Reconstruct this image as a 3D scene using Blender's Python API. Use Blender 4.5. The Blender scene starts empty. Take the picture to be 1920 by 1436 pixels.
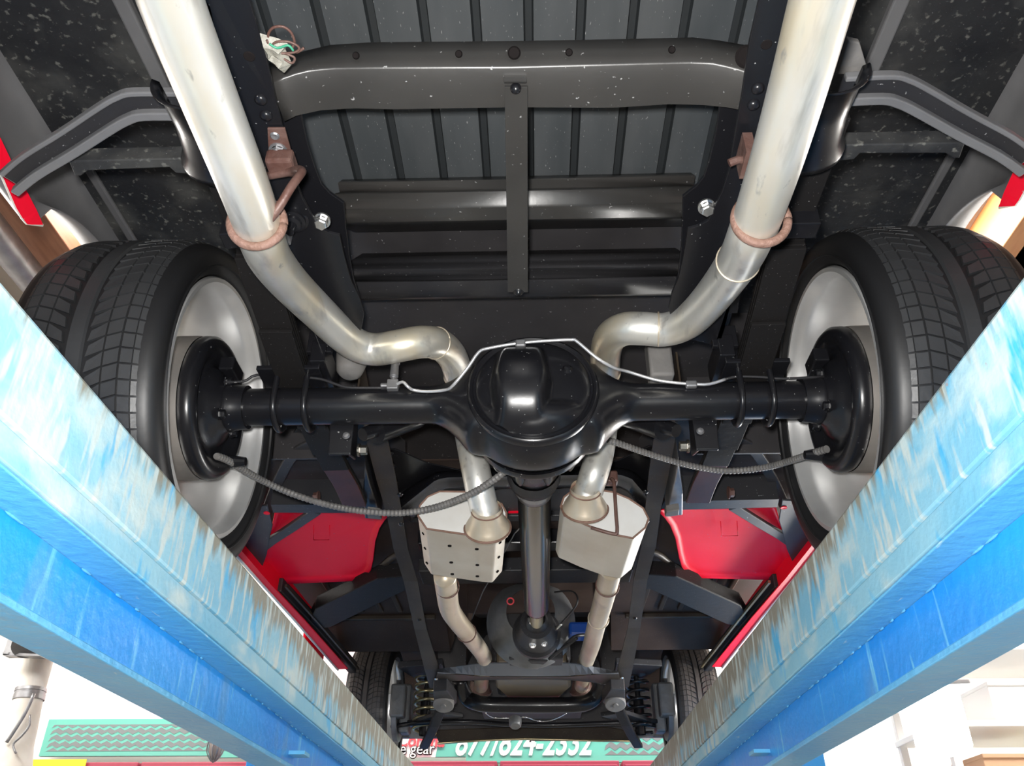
import bpy, bmesh, math, random
from mathutils import Vector, Matrix
random.seed(7)
PI = math.pi
S = bpy.context.scene
C = S.collection
LIFT = 1.0            # everything is modelled with the camera at height 0 and raised at the end

# ------------------------------------------------------------------ camera
F_PX, PITCH, YAW, ROLL, CX = 1546.0, .5695, .0275, .0008, .0186
_F = Vector((-math.sin(YAW)*math.cos(PITCH), math.cos(YAW)*math.cos(PITCH), math.sin(PITCH)))
_R0 = Vector((math.cos(YAW), math.sin(YAW), 0)); _U0 = _R0.cross(_F)
_R = _R0*math.cos(ROLL)+_U0*math.sin(ROLL); _U = -_R0*math.sin(ROLL)+_U0*math.cos(ROLL)
CAM = Vector((CX, 0, 0))
cd = bpy.data.cameras.new('camera'); cam = bpy.data.objects.new('camera', cd); C.objects.link(cam)
cam.matrix_world = Matrix(((_R.x, _U.x, -_F.x, CX), (_R.y, _U.y, -_F.y, 0), (_R.z, _U.z, -_F.z, 0), (0, 0, 0, 1)))
cd.sensor_fit = 'HORIZONTAL'; cd.sensor_width = 36.0; cd.lens = 36.0*F_PX/1920; cd.clip_start = .02
S.camera = cam

# ------------------------------------------------------------------ light and exposure
S.view_settings.view_transform = 'Standard'; S.view_settings.look = 'None'
S.view_settings.gamma = 1; S.view_settings.use_curve_mapping = False
S.view_settings.exposure = 0.4
W = bpy.data.worlds.new('world'); S.world = W; W.use_nodes = True
W.node_tree.nodes['Background'].inputs[0].default_value = (1, .98, .95, 1)
W.node_tree.nodes['Background'].inputs[1].default_value = .3

def lamp(name, kind, loc, energy, color=(1, 1, 1), size=.1, size_y=None, aim=None, spread=None):
    d = bpy.data.lights.new(name, kind); o = bpy.data.objects.new(name, d); C.objects.link(o)
    o.location = loc; d.energy = energy; d.color = color
    if kind == 'AREA':
        d.size = size
        if size_y: d.shape = 'RECTANGLE'; d.size_y = size_y
        if spread: d.spread = spread
    elif kind != 'SUN': d.shadow_soft_size = size
    if aim is not None: o.rotation_euler = (Vector(aim)-Vector(loc)).to_track_quat('-Z', 'Y').to_euler()
    return o
lamp('flash', 'AREA', CAM+_U*.045-_R*.03, 26, (1, .98, .95), .045, None, CAM+_F*2)                  # the camera's own flash
lamp('side_wall_fill', 'AREA', (-3.6, 3.2, 2.0), 130, (1, .97, .92), .5, 3.5, (-3.9, 3.4, -1))  # added fill without a fixture, brightens the left wall to white
lamp('side_wall_fill', 'AREA', (3.6, 3.2, 2.0), 130, (1, .97, .92), .5, 3.5, (3.9, 3.4, -1))  # same added fill for the right wall
lamp('front_wall_fill', 'AREA', (0, 5.5, 2.1), 150, (1, .95, .86), 7.0, .3, (0, 6.3, .6))  # added warm wash that whitens the front wall, no fixture there
lamp('tube_light', 'AREA', (1.33, 3.30, .64), 16, (1, .98, .94), .9, .12, (.4, 3.0, .45))

# ------------------------------------------------------------------ helpers
def _ray(px, py): return _F+_R*((px-960)/F_PX)+_U*((718-py)/F_PX)
def P(px, py, z=None, x=None, y=None):
    d = _ray(px, py)
    t = (z/d.z) if z is not None else ((x-CX)/d.x if x is not None else y/d.y)
    return CAM+d*t
XM = -.008
def mir(p, s):          # s=-1 keeps the left side, s=1 mirrors to the right
    return Vector(p) if s < 0 else Vector((2*XM-p[0], p[1], p[2]))

class MB:
    def __init__(self): self.v = []; self.f = []; self.m = []
    def add(self, vs, fs, mi=0):
        o = len(self.v); self.v += [tuple(v) for v in vs]; self.f += [tuple(i+o for i in f) for f in fs]; self.m += [mi]*len(fs); return self
    def box(self, c, s, rot=None, mi=0):
        h = Vector(s)/2; vs = []
        for x in (-1, 1):
            for y in (-1, 1):
                for z in (-1, 1):
                    v = Vector((x*h.x, y*h.y, z*h.z)); v = rot @ v if rot else v; vs.append(v+Vector(c))
        return self.add(vs, [(0, 1, 3, 2), (4, 6, 7, 5), (0, 4, 5, 1), (2, 3, 7, 6), (0, 2, 6, 4), (1, 5, 7, 3)], mi)
    def prism(self, pts, vec, mi=0):
        n = len(pts); vec = Vector(vec); a = [Vector(p) for p in pts]; b = [p+vec for p in a]
        return self.add(a+b, [tuple(range(n)), tuple(range(2*n-1, n-1, -1))]+[(i, (i+1) % n, n+(i+1) % n, n+i) for i in range(n)], mi)
    def tube(self, pts, r, seg=16, cap=True, sub=0, mi=0, closed=False):
        pts = [Vector(p) for p in pts]; rs = r if isinstance(r, (list, tuple)) else [r]*len(pts)
        if sub: pts, rs = smooth(pts, rs, sub)
        n = len(pts); T = []
        for i in range(n):
            if closed: t = pts[(i+1) % n]-pts[i-1]
            else: t = pts[min(i+1, n-1)]-pts[max(i-1, 0)]
            T.append(t.normalized())
        ref = Vector((0, 0, 1)) if abs(T[0].z) < .9 else Vector((1, 0, 0))
        u = T[0].cross(ref).normalized(); vs = []
        for i in range(n):
            u = (u-T[i]*u.dot(T[i])).normalized(); w = T[i].cross(u)
            vs += [pts[i]+(u*math.cos(a)+w*math.sin(a))*rs[i] for a in [2*PI*k/seg for k in range(seg)]]
        fs = []
        for i in range(n if closed else n-1):
            j = (i+1) % n
            for k in range(seg): fs.append((i*seg+k, i*seg+(k+1) % seg, j*seg+(k+1) % seg, j*seg+k))
        if cap and not closed: fs += [tuple(range(seg-1, -1, -1)), tuple((n-1)*seg+k for k in range(seg))]
        return self.add(vs, fs, mi)
    def lathe(self, c, ax, prof, seg=32, mi=0, cap=False):
        # prof = (distance along the axis, radius)
        c = Vector(c); ax = Vector(ax).normalized(); ref = Vector((0, 0, 1)) if abs(ax.z) < .9 else Vector((1, 0, 0))
        u = ax.cross(ref).normalized(); w = ax.cross(u); vs = []
        for d, r in prof:
            vs += [c+ax*d+(u*math.cos(2*PI*k/seg)+w*math.sin(2*PI*k/seg))*r for k in range(seg)]
        fs = [(i*seg+k, i*seg+(k+1) % seg, (i+1)*seg+(k+1) % seg, (i+1)*seg+k) for i in range(len(prof)-1) for k in range(seg)]
        if cap: fs += [tuple(range(seg-1, -1, -1)), tuple((len(prof)-1)*seg+k for k in range(seg))]
        return self.add(vs, fs, mi)
    def grid(self, rows, mi=0):
        n = len(rows[0]); vs = [p for r in rows for p in r]
        return self.add(vs, [(i*n+k, i*n+k+1, (i+1)*n+k+1, (i+1)*n+k) for i in range(len(rows)-1) for k in range(n-1)], mi)
    def bar(self, pts, w, t, side=None, mi=0):
        # rectangular section swept along pts; w across (along side), t upwards
        pts = [Vector(p) for p in pts]; n = len(pts); vs = []
        for i in range(n):
            T = (pts[min(i+1, n-1)]-pts[max(i-1, 0)]).normalized()
            s = Vector(side) if side else T.cross(Vector((0, 0, 1))).normalized()
            s = (s-T*s.dot(T)).normalized(); up = s.cross(T).normalized()
            ww = w[i] if isinstance(w, (list, tuple)) else w
            vs += [pts[i]-s*ww/2-up*t/2, pts[i]+s*ww/2-up*t/2, pts[i]+s*ww/2+up*t/2, pts[i]-s*ww/2+up*t/2]
        fs = [(i*4+k, i*4+(k+1) % 4, i*4+4+(k+1) % 4, i*4+4+k) for i in range(n-1) for k in range(4)]
        return self.add(vs, fs+[(3, 2, 1, 0), tuple(4*(n-1)+k for k in range(4))], mi)
    def bolt(self, c, ax, r=.009, h=.008):
        c = Vector(c); ax = Vector(ax).normalized()
        self.lathe(c, ax, [(0, 0.0001), (0, r*1.35), (h*.25, r*1.35), (h*.25, r)], 18)
        self.lathe(c, ax, [(h*.25, r), (h, r), (h*1.1, r*.8), (h*1.1, 0.0001)], 6)
        return self
    def build(self, name, mat, parent=None, smooth_=None, bevel=0, solid=0, off=-1, sub=0, cc=None):
        me = bpy.data.meshes.new(name); L = Vector((0, 0, 0))
        if parent is not None: L = root_loc(parent)
        me.from_pydata([tuple(Vector(v)-L) for v in self.v], [], self.f)
        mats = mat if isinstance(mat, (list, tuple)) else [mat]
        for mm in mats: me.materials.append(mm)
        if len(mats) > 1: me.polygons.foreach_set('material_index', self.m)
        b = bmesh.new(); b.from_mesh(me); bmesh.ops.remove_doubles(b, verts=b.verts, dist=1e-6)
        bmesh.ops.recalc_face_normals(b, faces=b.faces); b.to_mesh(me); b.free()
        o = bpy.data.objects.new(name, me); C.objects.link(o)
        if parent is not None: o.parent = parent
        if solid:
            q = o.modifiers.new('solidify', 'SOLIDIFY'); q.thickness = solid; q.offset = off
        if bevel:
            q = o.modifiers.new('bevel', 'BEVEL'); q.width = bevel; q.segments = 2; q.limit_method = 'ANGLE'; q.angle_limit = .6
        if sub:
            q = o.modifiers.new('subsurf', 'SUBSURF'); q.levels = sub; q.render_levels = sub
        if smooth_ is not None:
            me.polygons.foreach_set('use_smooth', [True]*len(me.polygons))
            if smooth_ < 3:
                if bevel or solid:
                    me.set_sharp_from_angle(angle=smooth_)
                else: me.set_sharp_from_angle(angle=smooth_)
        return o
def root_loc(o):
    while o.parent is not None: o = o.parent
    return o.location
def smooth(pts, rs, sub):
    out = []; ro = []; n = len(pts)
    for i in range(n-1):
        p0, p1, p2, p3 = pts[max(i-1, 0)], pts[i], pts[i+1], pts[min(i+2, n-1)]
        for k in range(sub):
            t = k/sub; t2 = t*t; t3 = t2*t
            out.append(.5*((2*p1)+(p2-p0)*t+(2*p0-5*p1+4*p2-p3)*t2+(3*p1-p0-3*p2+p3)*t3)); ro.append(rs[i]*(1-t)+rs[i+1]*t)
    out.append(pts[-1]); ro.append(rs[-1]); return out, ro
def resample(px, n):     # resample a polyline by length
    ps = [Vector(p) for p in px]; L = [0]
    for a, b in zip(ps, ps[1:]): L.append(L[-1]+(b-a).length)
    out = []
    for k in range(n):
        s = L[-1]*k/(n-1); i = 0
        while i < len(L)-2 and L[i+1] < s: i += 1
        t = (s-L[i])/max(L[i+1]-L[i], 1e-9); out.append(ps[i].lerp(ps[i+1], t))
    return out
def row(px, z, n=24):
    zs = z if isinstance(z, (list, tuple)) else [z]*len(px)
    return resample([P(a, b, z=q) for (a, b), q in zip(px, zs)], n)
def empty(name, loc, label, cat, group=None):
    o = bpy.data.objects.new(name, None); C.objects.link(o); o.location = loc; o.empty_display_size = .1
    return tag(o, label, cat, group)
def tag(o, label, cat, group=None):
    o['label'] = label; o['category'] = cat
    if group: o['group'] = group
    return o
def struct(o): o['kind'] = 'structure'; return o
def lab(o, t): o['label'] = t; return o

# ------------------------------------------------------------------ materials
def mat(name, col, rough=.5, metal=0, bump=0, bscale=60, coat=0, var=None, vscale=6, vamt=.5, speck=0, sscale=160, stretch=None, emit=0, spec=.5, layers=()):
    m = bpy.data.materials.new(name); m.use_nodes = True; nt = m.node_tree; N = nt.nodes; L = nt.links
    b = N['Principled BSDF']; b.inputs['Base Color'].default_value = (*col, 1); b.inputs['Roughness'].default_value = rough
    b.inputs['Metallic'].default_value = metal; b.inputs['Coat Weight'].default_value = coat; b.inputs['Coat Roughness'].default_value = .08
    b.inputs['Specular IOR Level'].default_value = spec
    tc = N.new('ShaderNodeTexCoord'); mp = N.new('ShaderNodeMapping'); L.new(tc.outputs['Object'], mp.inputs[0])
    if stretch: mp.inputs['Scale'].default_value = stretch
    def noise(sc, det=4, src=mp):
        n = N.new('ShaderNodeTexNoise'); n.inputs['Scale'].default_value = sc; n.inputs['Detail'].default_value = det; L.new(src.outputs[0], n.inputs['Vector']); return n
    def ramp(n, a, c):
        r = N.new('ShaderNodeMapRange'); r.inputs[1].default_value = a; r.inputs[2].default_value = c; L.new(n.outputs[0], r.inputs[0]); return r
    cur = None
    def mix(fac, c2):
        nonlocal cur
        x = N.new('ShaderNodeMix'); x.data_type = 'RGBA'; L.new(fac.outputs[0], x.inputs[0])
        if cur is None: x.inputs[6].default_value = (*col, 1)
        else: L.new(cur, x.inputs[6])
        x.inputs[7].default_value = (*c2, 1); cur = x.outputs[2]
    if var: r = ramp(noise(vscale), .5-vamt*.35, .5+vamt*.35); mix(r, var)
    for (c2, sc, lo, hi, st) in layers:
        src = mp
        if st:
            src = N.new('ShaderNodeMapping'); src.inputs['Scale'].default_value = st; L.new(tc.outputs['Object'], src.inputs[0])
        r = ramp(noise(sc, 5, src), lo, hi); mix(r, c2)
    if speck: r = ramp(noise(sscale*2.2, 1), .765-speck*.08, .82-speck*.08); mix(r, (.30, .30, .30))
    if cur is not None: L.new(cur, b.inputs['Base Color'])
    if bump:
        bp = N.new('ShaderNodeBump'); bp.inputs['Strength'].default_value = bump; bp.inputs['Distance'].default_value = .004
        L.new(noise(bscale).outputs[0], bp.inputs['Height']); L.new(bp.outputs[0], b.inputs['Normal'])
    if emit: b.inputs['Emission Color'].default_value = (*col, 1); b.inputs['Emission Strength'].default_value = emit
    return m
M_BLACK = mat('black_gloss_paint', (.009, .009, .011), .28, bump=.08, bscale=25, coat=.08, spec=.40, speck=.12, sscale=80)
M_SATIN = mat('black_satin_paint', (.019, .019, .022), .48, bump=.1, bscale=40, var=(.030, .029, .031), speck=.35, sscale=90, spec=.35)
M_SPR = mat('dull_black_spring', (.013, .012, .012), .55, bump=.15, bscale=40, spec=.15, speck=.2)
M_BROWN = mat('brown_stained_leaf', (.045, .018, .016), .4, var=(.075, .028, .024), vscale=14, spec=.3)
M_BAND = mat('charcoal_paint', (.028, .027, .026), .36, bump=.12, bscale=30, spec=.65, var=(.042, .040, .038), speck=.35, sscale=70)
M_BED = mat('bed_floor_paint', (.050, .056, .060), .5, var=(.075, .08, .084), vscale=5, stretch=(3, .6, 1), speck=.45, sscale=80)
M_GROOVE_SHADE = mat('bed_groove_shade', (.020, .023, .025), .55)  # bed paint darkened, shade inside the recessed grooves put into the colour
M_PANEL = mat('dull_black_panel', (.030, .028, .030), .55, var=(.045, .042, .044), vscale=7, speck=.3, sscale=60, bump=.15, bscale=20)
M_TUB = mat('undercoated_black', (.018, .019, .022), .55, var=(.035, .036, .038), vscale=8, bump=.5, bscale=35, speck=.2, sscale=140, layers=[((.09, .09, .085), 7, .54, .76, None), ((.16, .16, .145), 70, .60, .70, None)])
M_FEND = mat('grey_fender_inside', (.13, .13, .135), .45, var=(.20, .20, .205), vscale=4, bump=.15)
M_CAB = mat('brown_black_cab_floor', (.034, .023, .019), .6, spec=.15, var=(.055, .038, .031), vscale=5, bump=.3, bscale=12, speck=.15)
M_RAIL = mat('aged_black_rail', (.028, .020, .016), .42, var=(.048, .037, .026), vscale=9, speck=.2, spec=.22)
M_PIPE = mat('aluminized_steel', (.82, .81, .77), .36, .62, var=(.62, .61, .56), vscale=9, stretch=(1, .35, 1), bump=.08, bscale=30, layers=[((.70, .62, .46), 7, .50, .68, None), ((.40, .38, .35), 20, .56, .74, (1.6, .22, 1.6)), ((.36, .35, .33), 60, .66, .76, None)])
M_PIPE2 = mat('heat_tinted_steel', (.72, .63, .50), .36, .5, var=(.56, .47, .35), vscale=10, stretch=(1, .4, 1), bump=.1, bscale=30, layers=[((.36, .30, .26), 18, .62, .80, None)])
M_MUF = mat('muffler_steel', (.70, .66, .58), .5, .45, var=(.60, .54, .45), vscale=8, bump=.06, bscale=15)
M_MUFE = mat('muffler_end_plate', (.80, .80, .78), .5, .3, var=(.70, .68, .64), vscale=10)
M_RUST = mat('rusty_weld', (.18, .10, .07), .65, .1, var=(.24, .14, .11), vscale=30, bump=.8, bscale=120)
M_RUSTY = mat('rusty_bracket', (.10, .045, .035), .5, .1, var=(.15, .09, .075), vscale=30, bump=.5, bscale=80)
M_SHAFT = mat('dark_polished_shaft', (.16, .15, .14), .20, .9, var=(.24, .22, .19), vscale=4, stretch=(3, .4, 3))
M_GOLD = mat('gold_cadmium_and_backlit_edge', (.45, .38, .22), .3, .8)  # gold steel; also carries the golden backlight painted along the valance edge
M_CHROME = mat('bright_steel', (.75, .75, .74), .25, .95)
M_DULL = mat('dull_steel', (.34, .34, .35), .4, .7, var=(.24, .24, .25), vscale=20)
M_RUB = mat('tyre_rubber', (.030, .031, .033), .42, var=(.040, .041, .043), vscale=8, bump=.1, bscale=90)
M_RUBF = mat('front_tyre_rubber', (.055, .047, .043), .6, var=(.07, .06, .055), vscale=8)
M_SIDE = mat('tyre_sidewall', (.012, .012, .013), .45, bump=.05)
M_RIM = mat('machined_rim', (.84, .84, .83), .32, .68, bump=.03, bscale=20, var=(.62, .62, .62), vscale=5)
M_DRUM = mat('bare_iron_drum', (.17, .16, .15), .5, .35, var=(.24, .22, .20), vscale=12, layers=[((.30, .17, .10), 25, .64, .74, None)])
M_RED = mat('red_body_paint', (.93, .006, .03), .45, spec=.12, bump=.05, bscale=12, speck=.25, sscale=60)
M_WHITE = mat('white_painted_edge', (.80, .76, .68), .4)
M_LINE = mat('steel_brake_line', (.78, .78, .80), .3, .7)
M_CABLE = mat('grey_cable_sheath', (.16, .155, .15), .5, .3, var=(.22, .21, .20), vscale=40)
M_GREYR = mat('grey_rubber', (.13, .125, .12), .7, var=(.20, .19, .18), vscale=15, bump=.4, bscale=50)
M_CAST = mat('grey_castings', (.22, .225, .23), .5, .5, var=(.15, .155, .16), vscale=14, bump=.4, bscale=40)
M_PAN = mat('brown_gold_pan', (.20, .155, .09), .4, .4, var=(.14, .11, .08), vscale=4)
M_KMEM = mat('blue_grey_crossmember', (.10, .115, .14), .35, .2, var=(.14, .155, .18), vscale=6)
M_BLUEP = mat('blue_painted_steel', (.01, .06, .30), .3)
BL = (.030, .36, .80)
M_LWEB = mat('lift_blue_paint', (.012, .27, .78), .32, bump=.35, bscale=45, var=(.02, .33, .83), vscale=3, layers=[((.16, .33, .45), 3, .60, .80, (1, 2.2, .6)), ((.20, .62, .85), 22, .62, .74, (2, 2, .2)), ((.22, .14, .10), 9, .74, .80, None)])
M_LFLG = mat('lift_light_blue_flange', (.10, .42, .76), .35, bump=.5, bscale=55, var=(.14, .50, .80), vscale=6, layers=[((.55, .72, .80), 30, .68, .76, (3, .6, 3))])
M_LRAIL = mat('lift_worn_blue_rail', (.13, .42, .62), .48, bump=.25, bscale=60, var=(.28, .54, .66), vscale=5, layers=[((.48, .62, .64), 7, .50, .66, (1, 1, 2)), ((.06, .42, .74), 12, .60, .68, (1, 1.6, .5)), ((.40, .24, .18), 26, .72, .78, None)])
M_LDIRT = mat('lift_bare_dirty_edge', (.40, .43, .38), .6, bump=.3, bscale=80, var=(.24, .21, .16), vscale=12, stretch=(1, 3.5, .6), layers=[((.30, .52, .62), 10, .55, .70, (1, 2, 1))])
def edge_mat():
    # pale worn paint near the back, bare grey-brown steel towards the front end of the runway
    m = M_LRAIL.copy(); m.name = 'lift_rail_edge_wear'; nt = m.node_tree; N = nt.nodes; L = nt.links; b = N['Principled BSDF']
    src = b.inputs['Base Color'].links[0].from_socket
    tc = N.new('ShaderNodeTexCoord'); sp = N.new('ShaderNodeSeparateXYZ'); L.new(tc.outputs['Object'], sp.inputs[0])
    mp = N.new('ShaderNodeMapping'); mp.inputs['Scale'].default_value = (1, 4, .8); L.new(tc.outputs['Object'], mp.inputs[0])
    n = N.new('ShaderNodeTexNoise'); n.inputs['Scale'].default_value = 11; n.inputs['Detail'].default_value = 6; L.new(mp.outputs[0], n.inputs['Vector'])
    g = N.new('ShaderNodeMapRange'); g.inputs[1].default_value = -1.0; g.inputs[2].default_value = .6; g.inputs[3].default_value = -.22; g.inputs[4].default_value = .36; L.new(sp.outputs[1], g.inputs[0])
    h = N.new('ShaderNodeMapRange'); h.inputs[1].default_value = 1.425; h.inputs[2].default_value = 1.495; h.inputs[3].default_value = -.22; h.inputs[4].default_value = .26; L.new(sp.outputs[2], h.inputs[0])
    a = N.new('ShaderNodeMath'); L.new(n.outputs[0], a.inputs[0]); L.new(g.outputs[0], a.inputs[1])
    a2 = N.new('ShaderNodeMath'); L.new(a.outputs[0], a2.inputs[0]); L.new(h.outputs[0], a2.inputs[1])
    r = N.new('ShaderNodeMapRange'); r.inputs[1].default_value = .52; r.inputs[2].default_value = .72; L.new(a2.outputs[0], r.inputs[0])
    x = N.new('ShaderNodeMix'); x.data_type = 'RGBA'; L.new(r.outputs[0], x.inputs[0]); L.new(src, x.inputs[6]); x.inputs[7].default_value = (.25, .245, .20, 1)
    n2 = N.new('ShaderNodeTexNoise'); n2.inputs['Scale'].default_value = 16; L.new(mp.outputs[0], n2.inputs['Vector'])
    r2 = N.new('ShaderNodeMapRange'); r2.inputs[1].default_value = .52; r2.inputs[2].default_value = .66; L.new(n2.outputs[0], r2.inputs[0])
    y = N.new('ShaderNodeMix'); y.data_type = 'RGBA'; L.new(r2.outputs[0], y.inputs[0]); L.new(x.outputs[2], y.inputs[6]); y.inputs[7].default_value = (.50, .60, .60, 1)
    L.new(y.outputs[2], b.inputs['Base Color']); return m
M_EDGE = edge_mat()
M_WALL = mat('white_wall_paint', (.86, .85, .83), .7)
M_CEIL = mat('cream_ceiling_board', (.55, .50, .40), .8)
M_WOOD = mat('brown_timber', (.30, .12, .06), .55, var=(.42, .19, .10), vscale=6, stretch=(6, .8, 6))
M_WOOD2 = mat('orange_timber', (.50, .20, .07), .5, var=(.60, .28, .10), vscale=6, stretch=(6, .8, 6))
M_CONC = mat('grey_concrete', (.16, .15, .135), .6, var=(.22, .21, .19), vscale=2)
M_GREEN = mat('green_sign_paint', (.12, .46, .38), .5)
M_TREADP = mat('printed_grey_tread', (.17, .20, .21), .5)
M_PINK = mat('dull_red_cabinet_paint', (.36, .05, .09), .4)
M_PINKW = mat('pale_pink_wall_paint', (.80, .60, .64), .7)
M_YEL = mat('yellow_card', (.90, .78, .02), .5)
M_SIGNR = mat('sign_red', (.85, .08, .10), .5)
M_SIGNW = mat('sign_white', (.92, .92, .90), .5)
M_INK = mat('sign_black', (.012, .010, .010), .9, spec=.05)
M_TUBEL = mat('glowing_tube', (1, .98, .94), .5, emit=14)
M_LAMPH = mat('white_lamp_housing', (.85, .85, .84), .4)
M_GLASS = mat('lamp_globe_glass', (.32, .28, .27), .15, .2)
M_CARD = mat('tan_cardboard', (.58, .36, .22), .7)

# ================================================================== THE ROOM
RX, RY0, RY1, RZ0, RZ1 = 4.6, -3.0, 6.15, -1.0, 2.3
b = MB(); b.box((0, (RY0+RY1)/2, RZ0-.05), (2*RX, RY1-RY0, .1)); struct(b.build('floor', M_CONC))
b = MB(); b.box((-RX-.05, (RY0+RY1)/2, (RZ0+RZ1)/2), (.1, RY1-RY0, RZ1-RZ0)); struct(b.build('wall_left', M_WALL))
b = MB(); b.box((RX+.05, (RY0+RY1)/2, (RZ0+RZ1)/2), (.1, RY1-RY0, RZ1-RZ0)); struct(b.build('wall_right', M_WALL))
b = MB(); b.box((0, RY1+.05, (RZ0+RZ1)/2), (2*RX+.2, .1, RZ1-RZ0)); struct(b.build('wall_front', M_WALL))
b = MB(); b.box((0, (RY0+RY1)/2, RZ1+.05), (2*RX, RY1-RY0, .1)); cl = struct(b.build('ceiling', M_CEIL))
for i in range(-6, 7):
    if abs(i) < 1 or 0 < i < 3: continue
    b = MB(); b.box((i*.62+(.08 if i < 0 else 0), (RY0+RY1)/2, RZ1-.11), (.16 if i % 2 else .07, RY1-RY0-.02, .22)); b.build('joist', M_WOOD if i < 0 else M_WOOD2, cl, bevel=.004)
for i in range(-4, 8):
    b = MB(); b.box((-2.4, i*.8, RZ1-.06), (4.2, .09, .10)); b.build('purlin', M_WOOD2, cl, bevel=.004)

b = MB(); a_ = P(0, 448, z=2.0); b.tube([(a_.x, RY0+.01, 2.0), (a_.x, RY1-.01, 2.0)], .055, 16); b.build('conduit', M_DULL, cl, smooth_=4)
b = MB(); b.box((1.93, (RY0+RY1)/2, RZ1-.11), (.16, RY1-RY0-.02, .22)); b.build('joist', M_WOOD2, cl, bevel=.004)
for sx, nm in ((-1, 'white glowing ceiling strip light above the left rear tyre'), (1, 'white glowing ceiling strip light above the right rear tyre')):
    st_ = empty('ceiling_strip_light', (sx*1.62, 2.4, 2.28), nm, 'lamp')
    b = MB(); b.box((sx*1.62, 2.4, 2.285), (.24, 1.5, .03)); b.build('light_housing', M_LAMPH, st_, bevel=.004)
    b = MB(); b.box((sx*1.62, 2.4, 2.255), (.18, 1.44, .03)); b.build('light_panel', M_TUBEL, st_, bevel=.008)
# ================================================================== THE LIFT
lift = empty('vehicle_lift', (0, 1.6, -1.0), 'four post car lift with two bright blue steel runways, worn pale on inner edges', 'lift')
Y0, Y1 = -1.3, 5.2
for s in (-1, 1):
    o_ = .002*s
    xi, xo = .475, .60
    b = MB(); b.prism([(s*(xi+.03), Y0, .455), (s*.93, Y0, .455), (s*.93, Y0, .470), (s*(xi+.03), Y0, .470)], (0, Y1-Y0, 0))
    run = b.build('runway', M_LWEB, lift, bevel=.003)
    # inner rail: upper bare edge face and lower face, with the seam between them
    b = MB(); b.prism([(s*xi, Y0, .388), (s*(xi+.012), Y0, .388), (s*(xi+.03), Y0, .454), (s*(xi+.03), Y0, .497), (s*(xi+.001), Y0, .497)], (0, Y1-Y0, 0)); b.build('rail_edge', M_EDGE, run, bevel=.005)
    b = MB(); b.prism([(s*(xi+.001), Y0, .354), (s*(xi+.03), Y0, .354), (s*(xi+.03), Y0, .386), (s*(xi+.001), Y0, .386)], (0, Y1-Y0, 0)); b.build('lower_rail', M_LRAIL, run, bevel=.002)
    # beam below: wide top flange, web, bottom flange
    b = MB(); b.prism([(s*(xi+.004), Y0, .3505), (s*(xi+.12), Y0, .3505), (s*(xi+.12), Y0, .362), (s*(xi+.004), Y0, .3535)], (0, Y1-Y0, 0)); b.build('upper_flange', M_LFLG, run, bevel=.002)
    b = MB(); b.prism([(s*(xi+.056), Y0, .276), (s*(xi+.067), Y0, .276), (s*(xi+.067), Y0, .350), (s*(xi+.056), Y0, .350)], (0, Y1-Y0, 0)); b.build('web', M_LWEB, run)
    b = MB(); b.prism([(s*(xi+.052), Y0, .266), (s*(xi+.121), Y0, .266), (s*(xi+.121), Y0, .2755), (s*(xi+.052), Y0, .2755)], (0, Y1-Y0, 0)); b.build('bottom_flange', M_LFLG, run, bevel=.002)
    b = MB()
    for k in range(90):      # weld beads along the web
        y = -.2+k*.045+random.uniform(-.01, .01); q = random.uniform(.006, .02)
        if random.random() < .6: b.lathe((s*(xi+.054), y, .3495), (0, 1, 0), [(-q, .0004), (-q*.6, .0018), (q*.6, .0016), (q, .0004)], 6)
    w = b.build('weld_bead', M_LFLG, run, smooth_=4); w['kind'] = 'stuff'
    b = MB(); b.prism([(s*(xi+.058), 1.97, .3395), (s*(xi+.058), 1.97, .30), (s*(xi+.125), 1.97, .30), (s*(xi+.125), 1.97, .3395)], (0, .008, 0)); b.prism([(s*(xi+.02), 1.97, .300), (s*(xi+.125), 1.97, .300), (s*(xi+.125), 1.97, .292), (s*(xi+.02), 1.97, .292)], (0, .05, 0)); b.build('stiffener', M_LFLG, run, bevel=.001)
for yy in (-1.15, 5.1):
    b = MB(); b.box((0, yy, .28), (3.0, .16, .10)); b.build('cross_beam', M_LWEB, lift, bevel=.004)
for sx in (-1, 1):
    for yy in (-1.15, 5.1):
        b = MB(); b.box((sx*1.55, yy, .2), (.14, .14, 2.4)); b.box((sx*1.55, yy, -.99), (.3, .3, .02)); b.build('post', M_LWEB, lift, bevel=.006)

# ================================================================== THE TRUCK
T = empty('pickup_truck', (0, 2.8, .5), 'black underside of red pickup truck with twin silver exhausts, raised on blue lift', 'truck')
YA, ZA = 1.402, .849

# ---- bed floor with lengthwise grooves
bw, pitch = .62, .0835
b = MB(); xs = []; x = -.4785
while x < .48:
    xs.append(x); x += pitch
pr = [(-.50, 0)]
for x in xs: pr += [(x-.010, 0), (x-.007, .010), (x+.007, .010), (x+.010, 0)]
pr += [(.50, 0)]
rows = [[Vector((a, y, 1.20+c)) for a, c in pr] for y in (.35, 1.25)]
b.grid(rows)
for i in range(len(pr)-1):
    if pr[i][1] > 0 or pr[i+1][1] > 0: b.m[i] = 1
bed = b.build('bed_floor', [M_BED, M_GROOVE_SHADE], T, solid=.003)
b = MB(); b.box((0, 1.86, 1.203), (1.0, 1.22, .006)); b.build('bed_floor', M_PANEL, T)

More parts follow.
